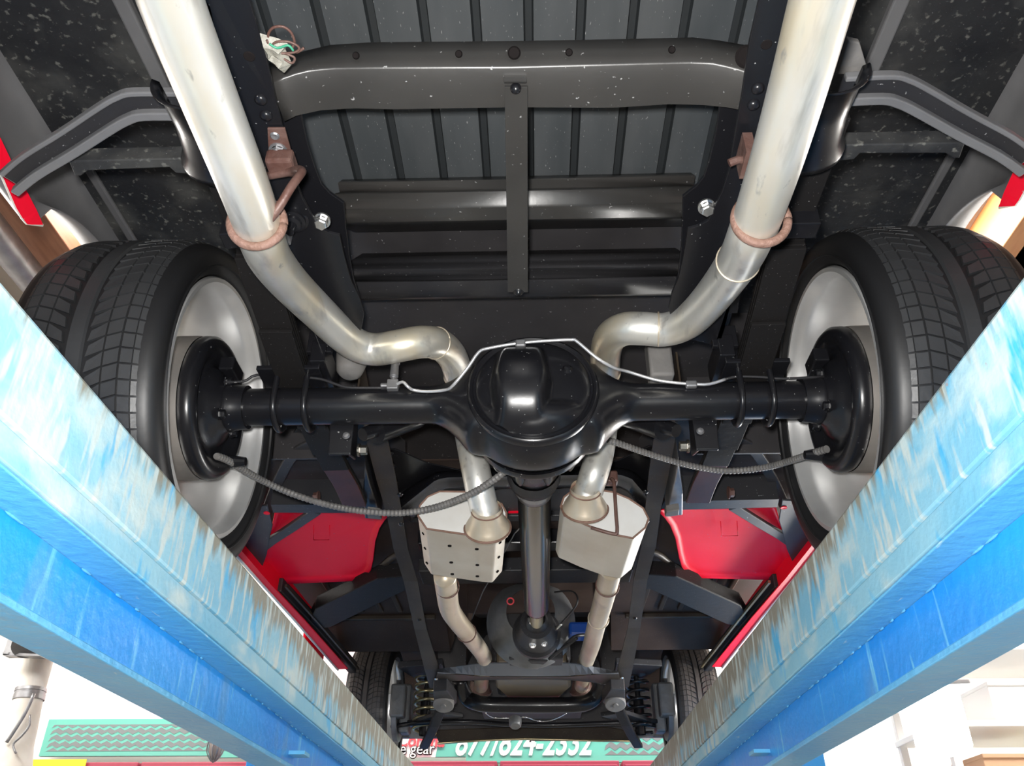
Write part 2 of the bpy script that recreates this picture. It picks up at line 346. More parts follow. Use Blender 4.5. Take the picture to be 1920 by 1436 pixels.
# ---- rear body crossmember with flared ends
top = [(497, 122), (520, 112), (560, 98), (620, 84), (700, 79), (960, 77), (1180, 73), (1300, 70), (1350, 76), (1395, 84), (1445, 87)]
mid = [(508, 158), (540, 142), (580, 132), (620, 128), (700, 127), (960, 126), (1180, 120), (1300, 117), (1340, 119), (1385, 130), (1432, 146)]
bot = [(533, 228), (555, 217), (600, 207), (660, 203), (740, 205), (960, 201), (1150, 202), (1260, 195), (1320, 197), (1370, 202), (1410, 211)]
n = 40
zz = [.965, .975, .985, .99, .99, .99, .99, .99, .985, .975, .965]
def rowx(px, zs, n=40):
    out = []
    for k in range(n):
        x = px[0][0]+(px[-1][0]-px[0][0])*k/(n-1); i = 0
        while i < len(px)-2 and px[i+1][0] < x: i += 1
        t = (x-px[i][0])/(px[i+1][0]-px[i][0]); t_ = t
        out.append(P(x, px[i][1]*(1-t)+px[i+1][1]*t, z=zs[i]*(1-t_)+zs[i+1]*t_))
    return out
r0 = rowx(top, [z+.045 for z in zz]); r1 = rowx([(x, y-3) for x, y in mid], [z+.003 for z in zz]); r2 = rowx([(x, y+3) for x, y in mid], [z for z in zz]); r3 = rowx(bot, zz)
r4 = [p+Vector((0, .002, .03)) for p in r3]
b = MB(); b.grid([r0, r1, r2, r3, r4]); xm = b.build('rear_crossmember', M_BAND, T, smooth_=1.0, solid=.003)
for px, py, z_, r_ in ((667, 104, 1.004, .004), (860, 101, 1.004, .004), (1067, 98, 1.004, .004), (1260, 93, 1.004, .004), (964, 99, 1.004, .007), (1400, 106, .985, .012)):
    b = MB(); b.lathe(P(px, py, z=z_), (0, -.62, -.78), [(.001, .0001), (.0015, r_), (-.002, r_*1.3)], 18); b.build('drain_hole', M_INK, xm)

# ---- centre strap
b = MB(); zs_ = .975
b.prism([P(946, 163, z=zs_), P(989, 163, z=zs_), P(990, 548, z=zs_), P(952, 548, z=zs_)], (0, 0, .004))
b.prism([P(944, 152, z=zs_-.001), P(987, 152, z=zs_-.001), P(987, 155, z=zs_-.004), P(944, 155, z=zs_-.004)], (0, .002, .012))
strap = b.build('centre_strap', M_BAND, T, bevel=.0008)
b = MB(); b.lathe(P(967, 165, z=zs_), (0, -.2, -1), [(-.002, .0001), (0, .008), (.004, .0075), (.008, .004), (.009, .0001)], 18); b.build('dome_bolt', M_BLACK, strap, smooth_=1)
b = MB(); b.lathe(P(972, 547, z=zs_), (0, -.2, -1), [(-.002, .0001), (0, .010), (.003, .006), (.007, .004), (.008, .0001)], 18); b.build('dome_bolt', M_BLACK, strap, smooth_=1)

# ---- body crossmembers swept along X from profiles (image row, height)
def xbeam(name, prof, x0, x1, m, sm=None):
    pts = [P(967, py, z=z) for py, z in prof]
    b = MB(); b.grid([[Vector((x0, p.y, p.z)) for p in pts], [Vector((0, p.y, p.z)) for p in pts], [Vector((x1, p.y, p.z)) for p in pts]])
    return b.build(name, m, T, solid=.003, smooth_=sm)
xbeam('bed_crossmember', [(330, 1.19), (336, 1.155), (354, 1.15), (358, 1.09), (384, 1.07), (388, 1.068), (412, 1.068), (430, 1.18)], -.34, .33, M_BAND, .5)
xbeam('bed_sill_beam', [(470, 1.19), (483, 1.10), (487, 1.095), (492, 1.085), (498, 1.067), (503, 1.06), (514, 1.075), (522, 1.075), (525, 1.055), (555, 1.055), (558, 1.07), (559, 1.19)], -.34, .33, M_SATIN, .9)

# ---- gusset plates beside the frame rails, frame rails and their kinked forward part
for s in (-1, 1):
    e2 = [(562, 200), (575, 262), (590, 312), (603, 345), (618, 362), (645, 381), (649, 425), (655, 478), (664, 525), (676, 560), (676, 600)]
    z2 = .995
    pl = [mir(P(x, y, z=z2), s) for x, y in e2]+[mir(P(x, y, z=z2), s) for x, y in ((560, 600), (520, 420), (480, 200))]
    b = MB(); b.prism(pl if s < 0 else pl[::-1], (0, 0, .006)); b.build('gusset_plate', M_BLACK, T, bevel=.001)
    e1 = [(468, 0), (498, 100), (520, 200), (545, 300), (553, 335), (568, 373), (584, 402), (598, 427), (617, 437), (637, 442), (643, 470), (651, 500), (660, 530), (675, 560), (683, 588), (679, 612), (668, 640)]
    o1 = [(600, 660), (560, 560), (505, 430), (460, 300), (430, 200), (407, 100), (385, 0), (350, -120)]
    z1 = .94
    pl = [mir(P(x, y, z=z1), s) for x, y in [(440, -120)]+e1+o1]
    b = MB(); b.prism(pl if s < 0 else pl[::-1], (0, 0, .006))
    a = [mir(P(x, y, z=z1), s) for x, y in o1]
    for p, q in zip(a, a[1:]): b.prism([p, q, q+Vector((0, 0, .11)), p+Vector((0, 0, .11))], (.005*-s, 0, 0))
    rail = b.build('frame_rail', M_BLACK, T, bevel=.001)
    # bolts, round holes
    for (x, y) in ((489, 186), (499, 216)):
        b = MB(); b.lathe(mir(P(x, y, z=z1), s), (0, 0, -1), [(-.001, .0001), (0, .009), (.003, .0085), (.006, .005), (.007, .0001)], 18); b.build('rivet', M_BLACK, rail, smooth_=1)
    b = MB(); b.lathe(mir(P(467, 107, z=z1-.0008), s), (0, 0, -1), [(0, .0001), (0, .0065), (-.002, .009)], 20); b.build('rail_hole', M_INK, rail)
    b = MB(); b.bolt(mir(P(604 if s < 0 else 600, 412 if s < 0 else 400, z=z1+.01), s), (0, -.25, -1), .0105, .016); b.build('hex_bolt', M_CHROME, rail)
    # forward rails
    rows_ = [(668, 760, 742, .915), (690, 728, 830, .915), (703, 742, 895, .915), (722, 753, 960, .905), (738, 765, 1030, .885), (757, 783, 1090, .86), (777, 800, 1180, .84), (796, 824, 1255, .80), (806, 832, 1290, .79)]
    A = [mir(P(x0, y, z=z), s) for x0, x1, y, z in rows_]; B = [mir(P(x1, y, z=z), s) for x0, x1, y, z in rows_]
    if s < 0:
        A[1:4] = [P(690, 840, z=.915), P(706, 900, z=.915), P(724, 960, z=.905)]; B[0] = P(700, 800, z=.915)
    else:
        A[1:4] = [mir(P(690, 840, z=.915), 1), mir(P(706, 900, z=.915), 1), mir(P(724, 960, z=.905), 1)]; B[0] = mir(P(700, 800, z=.915), 1)
    b = MB(); up = Vector((0, 0, .005))
    b.grid([A, B]); b.grid([A, [p+Vector((0, 0, .10)) for p in A]])
    fr = b.build('forward_frame_rail', M_RAIL, T, solid=.004)
    for (x, y, z) in ((750, 927, .91), (752, 982, .90), (786, 1162, .845), (818, 1273, .79)):
        b = MB(); b.lathe(mir(P(x, y, z=z-.001), s), (0, -.1, -1), [(-.002, .0001), (0, .008), (.004, .006), (.005, .0001)], 14); b.build('rivet', M_BLACK if y < 1200 else M_CHROME, fr, smooth_=1)
    # leaf spring, outboard of the rail
    def LS(zoff, y_from, y_to):
        pth = [(.448, .55, .930), (.449, .80, .945), (.450, 1.05, .940), (.453, 1.22, .920), (.457, 1.402, .905), (.455, 1.54, .895), (.451, 1.66, .886), (.448, 1.75, .882), (.440, 1.84, .878), (.438, 1.94, .872)]
        out = [Vector((s*x, y, z+zoff)) for x, y, z in pth if y_from <= y <= y_to]; return smooth(out, [0]*len(out), 4)[0]
    b = MB(); b.bar(LS(.012, .79, 2.1), .062, .009, (1, 0, 0)); spr = b.build('leaf_spring', M_SPR, T, bevel=.0012)
    for k, (ya, yb) in enumerate(((.95, 1.80), (1.05, 1.7), (1.2, 1.6))):
        b = MB(); b.bar(LS(.012-.0095*(k+1), ya, yb), .062, .008, (1, 0, 0)); b.build('spring_leaf', M_SPR, spr, bevel=.001)
    b = MB(); b.box((s*.449, 1.0, .948), (.072, .035, .05)); b.build('spring_clip', M_BLACK, spr, bevel=.002)
    # spring pad plate and U bolts
    b = MB(); b.box((s*.458, YA, .898), (.125, .14, .010)); b.box((s*.398, YA-.03, .925), (.03, .11, .05)); b.box((s*.398, YA-.075, .95), (.05, .012, .05)); pad = b.build('spring_plate', M_BLACK, T, bevel=.002)
    for xx in (.484, .424):
        pts = [(s*xx, YA-.047, .955), (s*xx, YA-.047, .90)]+[(s*xx, YA-.047*math.cos(a), ZA-.047*math.sin(a)) for a in [PI*k/12 for k in range(13)]]+[(s*xx, YA+.047, .90), (s*xx, YA+.047, .955)]
        b = MB(); b.tube(pts, .0062, 12); b.build('u_bolt', M_BLACK, T, smooth_=4)
    # front spring eye hanger, stub and brown front leaf
    b = MB(); b.bar(LS(.003, 1.74, 1.96), .060, .006, (1, 0, 0)); b.build('spring_leaf', M_BROWN, spr, bevel=.001)
    c = mir(P(688, 905, z=.89), s)
    b = MB()
    b.prism([mir(P(x, y, z=.89), s) for x, y in ((684, 866), (692, 900), (706, 945), (714, 975), (684, 972), (680, 930))], (0, 0, .06)); b.build('spring_hanger', M_BLACK if s < 0 else M_DULL, T, bevel=.003)
    b = MB(); b.prism([mir(P(x, y, z=.86), s) for x, y in ((688, 962), (712, 966), (716, 974), (690, 972))], (0, 0, .02));
    b.build('hanger_foot', M_CABLE, T, bevel=.002)
    b = MB(); b.bolt(mir(P(598, 932, z=.90), s), (s, 0, 0), .012, .014); b.build('hex_bolt', M_RUSTY, T)
    # rubber bump stop above the axle
    c = mir(P(660 if s < 0 else 705, 690, z=.955), s)
    b = MB()
    if s < 0: b.lathe(c+Vector((0, 0, .05)), (0, -.25, -1), [(0, .035), (.03, .034), (.07, .027), (.08, .018), (.082, .0001)], 16)
    else: b.box(c+Vector((0, .02, .02)), (.05, .05, .10))
    b.build('bump_stop', M_GREYR, T, smooth_=.8, bevel=.006 if s > 0 else 0)
    # shock mount on the axle
    b = MB(); xx = s*.362
    b.prism([(xx-.025, YA+.022, .835), (xx+.025, YA+.022, .835), (xx+.022, YA+.035, .760), (xx-.022, YA+.035, .760)], (0, .008, 0))
    b.prism([(xx+s*-.025, YA+.024, .835), (xx-s*.022, YA+.037, .758), (xx-s*.022, YA+.090, .775), (xx-s*.025, YA+.06, .84)], (s*.006, 0, 0))
    sm_ = b.build('shock_bracket', M_BLACK, T, bevel=.002)
    b = MB(); b.lathe((xx-s*.012, YA+.02, .795), (0, -1, 0), [(-.006, .0001), (-.004, .008), (.0, .0055), (.001, .0001)], 14); b.build('bracket_hole', M_DULL, sm_)
    b = MB(); b.bolt((xx-s*.03, YA+.062, .782), (-s, 0, 0), .010, .018); b.lathe((xx-s*.05, YA+.062, .782), (s, 0, 0), [(0, .0001), (0, .006), (.02, .006)], 10); b.build('hex_bolt', M_SHAFT, sm_)
    # shock absorber lying towards the centre
    b = MB(); a_ = mir(P(680, 815, z=.83), s); c_ = mir(P(780, 778, z=.93), s); b.tube([a_, a_.lerp(c_, .2), a_.lerp(c_, .21), c_], [.014, .016, .030, .030], 18); b.build('shock_absorber', M_BLACK, T, smooth_=.8)

# ---- rear axle: tubes flaring into the banjo housing
DX = .022; tilt = .08
ax_d = Vector((0, math.cos(tilt), -math.sin(tilt)))         # towards the front, drooping
up_d = Vector((0, math.sin(tilt), math.cos(tilt)))
R_T, R_B = .0375, .126; DZ = -.012
b = MB(); rows_ = []
NX = 96
for i in range(NX+1):
    x = -.585+1.17*i/NX; d = abs(x-DX)
    q = math.sqrt(max(R_B**2-d**2, 0)) if d < R_B else 0
    rz = max(R_T, q, R_T+.050*max(0, min(1, (.205-d)/.080))**2)
    ry = R_T+.030*max(0, min(1, (.20-d)/.09))
    e = 2.0+1.6*max(0, min(1, (.17-d)/.08))
    pts = []
    for k in range(32):
        a = 2*PI*k/32; ca, sa = math.cos(a), math.sin(a)
        u = ry*math.copysign(abs(ca)**(2/e), ca); v = rz*math.copysign(abs(sa)**(2/e), sa)
        pts.append(Vector((x, YA, ZA+DZ*max(0, min(1, (.19-d)/.06))))+ax_d*u+up_d*v)
    pts.append(pts[0]); rows_.append(pts)
b.grid(rows_)
axle = b.build('rear_axle', M_BLACK, T, smooth_=.9)
for s in (-1, 1):
    b = MB(); b.lathe((s*.548, YA, ZA), (s, 0, 0), [(0, R_T), (0, .044), (.02, .046), (.03, .05), (.036, .05)], 28)
    b.build('bearing_flange', M_BLACK, axle, smooth_=.7)
# cover: bulged lid
def cov(u, v, R):
    r = math.hypot(u, v)/R
    base = .020*math.sqrt(max(0, 1-r**4))
    vv = v/(R*.90)
    vv = (v+.006)/(R*.88)
    hump = .064*max(0, 1-abs(vv)**2.2)**.75 if abs(vv) < 1 else 0
    w = .041
    side = 1/(1+math.exp((abs(u+.022)-w-.012*(1-min(1, abs(vv))))/.0042))
    low = 1/(1+math.exp((v+.045)/.012))      # lower part spreads wide and smooth
    wide = .052*math.sqrt(max(0, 1-(r/.97)**2)) if r < .97 else 0
    return max(base, base*.3+hump*side, wide*low)+.004
cc = Vector((DX, YA, ZA+DZ))-ax_d*.064
R_C = .113
b = MB(); rings = []
for i in range(0, 37):
    r = R_C*i/36
    rings.append([cc+Vector((r*math.cos(2*PI*k/96), 0, 0))+up_d*(r*math.sin(2*PI*k/96))-ax_d*cov(r*math.cos(2*PI*k/96), r*math.sin(2*PI*k/96), R_C) for k in range(97)])
b.grid(rings); b.build('differential_cover', M_BLACK, axle, smooth_=4, sub=1)
b = MB(); b.lathe(cc, -ax_d, [(-.008, .126), (.002, .127), (.007, .125), (.009, .121), (.006, .116), (.010, .114), (.008, .108), (0, .102)], 96); b.build('cover_rim', M_BLACK, axle, smooth_=1)
b = MB(); b.lathe(cc+Vector((.066, 0, 0))+up_d*.030-ax_d*.022, -ax_d, [(-.004, .012), (.0, .011), (.003, .007), (.006, .006), (.007, .0001)], 18); b.build('filler_plug', M_BLACK, axle, smooth_=1)
# third member, nose and pinion yoke
f0 = Vector((DX, YA, ZA+DZ))+ax_d*.05
b = MB(); b.lathe(f0, ax_d, [(0, .122), (.012, .124), (.022, .120), (.03, .098), (.07, .078), (.12, .066), (.15, .062), (.16, .058), (.20, .050), (.21, .040)], 48); cr = b.build('third_member', M_BLACK, axle, smooth_=.8)
b = MB()
for k in range(10):
    a = 2*PI*k/10; c = f0+ax_d*.045+Vector((.092*math.cos(a), 0, 0))+up_d*(.092*math.sin(a))
    b.lathe(c, ax_d, [(-.022, .013), (.03, .010), (.05, .004)], 10)
b.build('casting_rib', M_BLACK, axle, smooth_=1)
yk = f0+ax_d*.205
b = MB(); b.lathe(yk, ax_d, [(-.03, .058), (.0, .060), (.004, .057), (.02, .055), (.021, .03)], 40); b.build('pinion_flange', M_SATIN, axle, smooth_=.7)
# driveshaft
ds0 = yk+ax_d*.02; ds1 = P(1006, 1148, z=.80)
ddir = (ds1-ds0).normalized()
b = MB(); b.lathe(ds0, ddir, [(0, .030), (.02, .045), (.05, .044), (.055, .0385), (.07, .0385)], 24)
for k in range(4):
    a = PI/2*k+.4; c = ds0+ddir*.03+Vector((.034*math.cos(a), 0, 0))+Vector((0, 0, 1))*(.034*math.sin(a)); b.lathe(c, Vector((math.cos(a), 0, math.sin(a))), [(-.01, .018), (.008, .016), (.012, .009), (.0121, .0001)], 14)
dsh = b.build('driveshaft', M_DULL, T, smooth_=1)
b = MB(); ln = (ds1-ds0).length; b.lathe(ds0, ddir, [(.06, .0375), (.062, .0395), (ln-.07, .0395), (ln-.05, .037), (ln-.01, .024), (ln, .022)], 48); b.build('shaft_tube', M_SHAFT, dsh, smooth_=.7)
b = MB(); b.lathe(ds1, ddir, [(-.02, .0215), (.10, .0215)], 24); b.build('slip_yoke', M_GOLD, dsh, smooth_=4)

# ---- brakes and rear wheels
def tread_blocks(b, s, R, xc, hw, npit, depth=.005):
    # V shaped blocks each side of a smooth centre rib; angles go round the tyre
    def pt(u, a, r): return Vector((xc+u, YA_+r*math.cos(a), ZA_+r*math.sin(a)))
    da = 2*PI/npit
    def rr(u):
        e = max(0, abs(u)/hw-.62)/.38; return R-.018*e**2.2
    def block(cors):   # cors = (u, frac pitch)
        for i in range(npit):
            lo = [pt(u, (i+f)*da, rr(u)-.001) for u, f in cors]; hi = [pt(u, (i+f)*da, rr(u)+depth) for u, f in cors]
            n = len(cors); b.add(lo+hi, [tuple(range(n, 2*n))]+[(k, (k+1) % n, n+(k+1) % n, n+k) for k in range(n)])
    g = .065
    for q in (-1, 1):
        # shoulder, split into two squarish blocks
        block([(q*hw*.99, .02+g), (q*hw*.80, .00+g), (q*hw*.80, 1-g+.00), (q*hw*.99, 1.02-g)])
        block([(q*hw*.785, 0+g), (q*hw*.64, -.05+g), (q*hw*.64, .95-g), (q*hw*.785, 1-g)])
        # slanted intermediate blocks
        block([(q*hw*.61, -.08+g), (q*hw*.42, .16+g), (q*hw*.42, 1.16-g), (q*hw*.61, .92-g)])
        block([(q*hw*.395, .18+g), (q*hw*.20, .75+g), (q*hw*.17, 1.60-g), (q*hw*.395, 1.18-g)])
    # centre rib
    seg = npit*2
    rows_ = [[pt(u*hw, 2*PI*k/seg, rr(0)+(depth if abs(u) < .1 else 0)) for k in range(seg+1)] for u in (-.115, -.095, .095, .115)]
    b.grid(rows_)
for s in (-1, 1):
    YA_, ZA_ = YA, ZA
    R_ = .328; w0, w1 = .605, .845; xc = s*(w0+w1)/2
    wh = bpy.data.objects.new('rear_wheel', None); C.objects.link(wh); wh.parent = T; wh.empty_display_size = .1
    prof = [(.003, .262), (-.006, .268), (-.014, .285), (-.016, .300), (-.010, .315), (.004, .3225), (.018, .3265), (.04, .328), (.20, .328), (.222, .3265), (.236, .3225), (.250, .315), (.256, .300), (.254, .285), (.246, .268), (.237, .262), (.12, .252), (.003, .262)]
    b = MB(); b.lathe((s*w0, YA, ZA), (s, 0, 0), prof, 120); ty = b.build('tyre', M_SIDE, wh, smooth_=.7)
    b = MB()
    for r_ in (.272, .282, .306): b.lathe((s*(w0-.0155+(.012 if r_ < .275 else 0)+(.004 if r_ > .3 else 0)), YA, ZA), (s, 0, 0), [(.003, r_-.0015), (-.0012, r_-.0007), (-.0012, r_+.0007), (.003, r_+.0015)], 120)
    tb = MB(); tread_blocks(tb, s, .328, xc, .124, 78); tr = tb.build('tread', M_RUB, wh, smooth_=None); tr['kind'] = 'stuff'
    b.build('sidewall_ring', M_SIDE, wh, smooth_=1)
    b = MB(); b.lathe((s*w0, YA, ZA), (s, 0, 0), [(-.001, .262), (-.006, .258), (-.006, .250), (.004, .246), (.012, .240), (.03, .236), (.045, .233), (.07, .228), (.14, .228), (.16, .232), (.20, .240), (.225, .250), (.236, .258)], 96); b.build('rim_barrel', M_RIM, wh, smooth_=.5, solid=.004, off=1)
    b = MB(); xd = s*(w0+.16)
    b.lathe((xd, YA, ZA), (s, 0, 0), [(0, .0001), (0, .085), (.03, .085), (.03, .0001)], 40)
    for k in range(5):
        a0 = 2*PI*k/5+.35
        pl = []
        for (r_, da) in ((.07, -.45), (.12, -.23), (.18, -.20), (.229, -.27), (.229, .27), (.18, .20), (.12, .23), (.07, .45)):
            pl.append(Vector((xd, YA+r_*math.cos(a0+da), ZA+r_*math.sin(a0+da))))
        b.prism(pl, (s*.03, 0, 0))
    b.build('wheel_spokes', M_RIM, wh, bevel=.006, smooth_=.6)
    # drum and backing plate
    b = MB(); b.lathe((s*.645, YA, ZA), (s, 0, 0), [(-.012, .143), (0, .1445), (.035, .1445), (.038, .142), (.11, .140), (.125, .09), (.125, .0001)], 80); dr = b.build('brake_drum', M_DRUM, T, smooth_=.7)
    b = MB(); b.lathe((s*.606, YA, ZA), (s, 0, 0), [(-.03, .040), (-.010, .055), (-.002, .072), (.012, .082), (.012, .100), (.0, .112), (-.004, .124), (-.002, .135), (.006, .143), (.020, .144), (.026, .142)], 80); bp_ = b.build('backing_plate', M_BLACK, dr, smooth_=1)
    b = MB(); b.box((s*.597, YA-.005, ZA+.085), (.03, .06, .03)); b.lathe((s*.596, YA+.02, ZA+.082), (-s, 0, 0), [(-.02, .013), (.01, .012), (.012, .0001)], 12); b.build('brake_cylinder', M_BLACK, dr, bevel=.003)
    for k in range(4):
        a = PI/4+k*PI/2; b = MB(); b.bolt((s*.588, YA+.052*math.cos(a), ZA+.052*math.sin(a)), (-s, 0, 0), .009, .012); b.build('hex_bolt', M_BLACK, dr)
    b = MB(); b.lathe((s*.601, YA+.10, ZA-.07), (-s, .0, 0), [(-.02, .016), (0, .014), (.03, .009), (.031, .0001)], 12); b.build('cable_seat', M_BLACK, dr)

# ---- brake lines
def ln_(name, pts, r, m, seg=10, sub=0):
    b = MB(); b.tube(pts, r, seg, sub=sub); return b.build(name, m, T, smooth_=4)
yb = 1.375
l1 = [P(x, y, y=1.36) for x, y in ((420, 716), (445, 716), (462, 713), (482, 703), (540, 704), (590, 709), (610, 713), (635, 722), (660, 727), (725, 727))]
ln_('brake_line', l1, .0028, M_SATIN, sub=3)
l2 = [P(x, y, y=yy) for x, y, yy in ((742, 722, 1.36), (755, 716, 1.35), (765, 725, 1.35), (775, 731, 1.36), (800, 734, 1.36), (835, 731, 1.35), (850, 722, 1.33), (878, 688, 1.31), (897, 661, 1.30), (915, 653, 1.30), (975, 643, 1.30), (1040, 638, 1.30), (1072, 637, 1.30), (1082, 640, 1.30), (1120, 672, 1.31), (1152, 690, 1.33), (1175, 696, 1.35), (1225, 711, 1.36), (1262, 717, 1.36), (1300, 720, 1.36), (1330, 720, 1.36), (1360, 711, 1.36))]
ln_('brake_line', l2, .0032, M_LINE, sub=3)
l3 = [P(x, y, y=1.36) for x, y in ((1360, 711), (1383, 706), (1430, 707), (1470, 710), (1545, 706))]
ln_('brake_line', l3, .0028, M_SATIN, sub=3)
b = MB(); c = P(737, 724, y=1.365); b.box(c, (.022, .02, .022)); b.lathe(c, (-1, 0, 0), [(.0, .007), (.024, .007), (.025, .003)], 8); b.lathe(c, (0, 0, 1), [(0, .006), (.02, .006), (.021, .009), (.05, .008), (.055, .010), (.07, .010)], 10); b.build('brake_tee', M_DULL, T, bevel=.002)
for c, d_ in ((P(976, 645, y=1.298), (.020, .012, .016)), (P(1296, 721, y=1.36), (.022, .012, .014))): b = MB(); b.box(c, d_); b.build('line_clip', M_DULL, T, bevel=.003)

# ---- ribbed brake cables
def cable(pts, r, turns_per_m=190):
    ps, _ = smooth([Vector(p) for p in pts], [0]*len(pts), 12)
    L = sum((q-p).length for p, q in zip(ps, ps[1:])); n = int(L*turns_per_m)*2
    rs = [r*(1.0 if k % 2 else .80) for k in range(n)]; ps = resample(ps, n)
    b = MB(); b.tube(ps, rs, 12); return b.build('brake_cable', M_CABLE, T, smooth_=.4)
cable([P(x, y, z=z) for x, y, z in ((405, 855, .76), (425, 862, .77), (455, 880, .78), (500, 905, .79), (560, 930, .785), (630, 950, .77))]+[P(x, y, y=q) for x, y, q in ((700, 960, 1.70), (760, 961, 1.69), (820, 950, 1.66), (880, 927, 1.60), (925, 900, 1.55), (957, 876, 1.52))], .0078, 110)
cable([P(x, y, z=z) for x, y, z in ((1140, 825, .86), (1165, 833, .86), (1220, 852, .86), (1290, 872, .86), (1350, 882, .86), (1400, 881, .85), (1450, 873, .83), (1500, 858, .80), (1530, 848, .78), (1550, 842, .77))], .0078, 110)

# ---- exhaust
RP = .0325
def pipe(name, pts, m, r=RP, sub=5, parent=T):
    rs = [q[3] if len(q) > 3 else r for q in pts]
    b = MB(); b.tube([P(q[0], q[1], z=q[2]) for q in pts], rs, 32, sub=sub); return b.build(name, m, parent, smooth_=4)
tL = pipe('tail_pipe', [(268, -170, .765), (320, 0, .77), (384, 165, .775), (450, 330, .78), (481, 415, .79), (490, 445, .795), (507, 485, .82), (545, 533, .865), (600, 588, .91), (640, 626, .93), (672, 648, .935), (705, 655, .935), (750, 648, .935), (790, 641, .95), (822, 645, .975), (846, 666, 1.01), (858, 698, 1.03), (866, 745, 1.00), (876, 800, .95), (886, 850, .875), (897, 905, .805), (906, 945, .764), (911, 965, .744), (915, 984, .724)], M_PIPE)
tR = pipe('tail_pipe', [(1592, -170, .765), (1541, 0, .77), (1500, 150, .775), (1459, 290, .78), (1423, 400, .79), (1408, 440, .795), (1388, 483, .83), (1350, 538, .88), (1308, 587, .915), (1280, 608, .93), (1245, 618, .94), (1205, 616, .945), (1170, 617, .955), (1145, 632, .975), (1136, 660, 1.0), (1135, 700, 1.02), (1134, 745, .99), (1131, 800, .93), (1124, 850, .875), (1113, 890, .825), (1104, 918, .800), (1099, 934, .784), (1096, 950, .768)], M_PIPE)
def ring(c, ax, R, r, m, name, parent, seg=36, a0=0, a1=2*PI, sq=1):
    ax = Vector(ax).normalized(); u = ax.cross(Vector((0, 0, 1))).normalized(); w = ax.cross(u)
    pts = [Vector(c)+(u*math.cos(a)+w*math.sin(a))*R for a in [a0+(a1-a0)*k/seg for k in range(seg+1)]]
    b = MB(); b.tube(pts, r, 10); return b.build(name, m, parent, smooth_=4)
for s, tp, (cx_, cy_), prm in ((-1, tL, (482, 418), ((450, 330), (490, 445))), (1, tR, (1427, 412), ((1459, 290), (1408, 440)))):
    c = P(cx_, cy_, z=.788); d = P(*prm[1], z=.795)-P(*prm[0], z=.78); d = (d+Vector((0, 0, .02 if s < 0 else .03))).normalized()
    ring(c, d, RP+.003, .0062, M_RUST, 'weld_clamp', tp)
for tp, q in ((tL, ((812, 641, .967), (822, 645, .975))), (tL, ((858, 698, 1.03), (861, 712, 1.025))), (tR, ((1136, 690, 1.015), (1135, 704, 1.02))), (tR, ((1240, 617, .941), (1228, 617, .942))), (tR, ((1388, 483, .83), (1380, 496, .842)))):
    a_, c = P(*q[0][:2], z=q[0][2]), P(*q[1][:2], z=q[1][2]); ring((a_+c)/2, c-a_, RP+.0003, .0016, M_PIPE2, 'weld_bead', tp)
# tail pipe hangers and rail brackets
b = MB(); b.tube([P(x, y, z=z) for x, y, z in ((505, 412, .775), (522, 390, .785), (545, 352, .81), (563, 327, .84), (566, 320, .86), (558, 318, .88), (545, 322, .90), (500, 330, .905))], .0060, 12, sub=4); b.build('pipe_hanger', M_RUSTY, T, smooth_=4)
b = MB(); z_ = .934
b.prism([P(x, y, z=z_) for x, y in ((501, 241), (534, 241), (556, 322), (523, 334), (506, 334))], (0, 0, .004)); hb = b.build('hanger_bracket', M_RUSTY, T, bevel=.001)
b = MB(); c = P(528, 306, z=.915); b.box(c, (.040, .034, .026)); b.build('rubber_block', M_RUSTY, hb, bevel=.005)
b = MB(); b.bolt(P(522, 281, z=z_), (0, 0, -1), .010, .010); b.lathe(P(515, 256, z=z_-.001), (0, 0, -1), [(0, .0001), (.001, .005), (-.001, .007)], 16); b.build('hex_bolt', M_DULL, hb)
b = MB(); b.tube([P(1440, 330, z=.90), P(1395, 300, z=.90), P(1367, 306, z=.895)], .006, 12, sub=3); b.box(P(1398, 292, z=.91), (.014, .05, .04)); b.build('pipe_hanger', M_RUSTY, T, smooth_=.5)
b = MB(); b.lathe(P(552, 408, z=.945), (0, -.2, -1), [(0, .0001), (.0, .024), (.006, .024), (.007, .020), (.013, .020), (.014, .015), (.02, .014), (.022, .008), (.04, .007), (.041, .0001)], 28); b.build('rubber_bushing', M_BLACK, T, smooth_=.5)
b = MB(); b.box(P(536, 432, z=.925), (.012, .04, .03)); b.build('shackle_plate', M_DULL, T, bevel=.003)

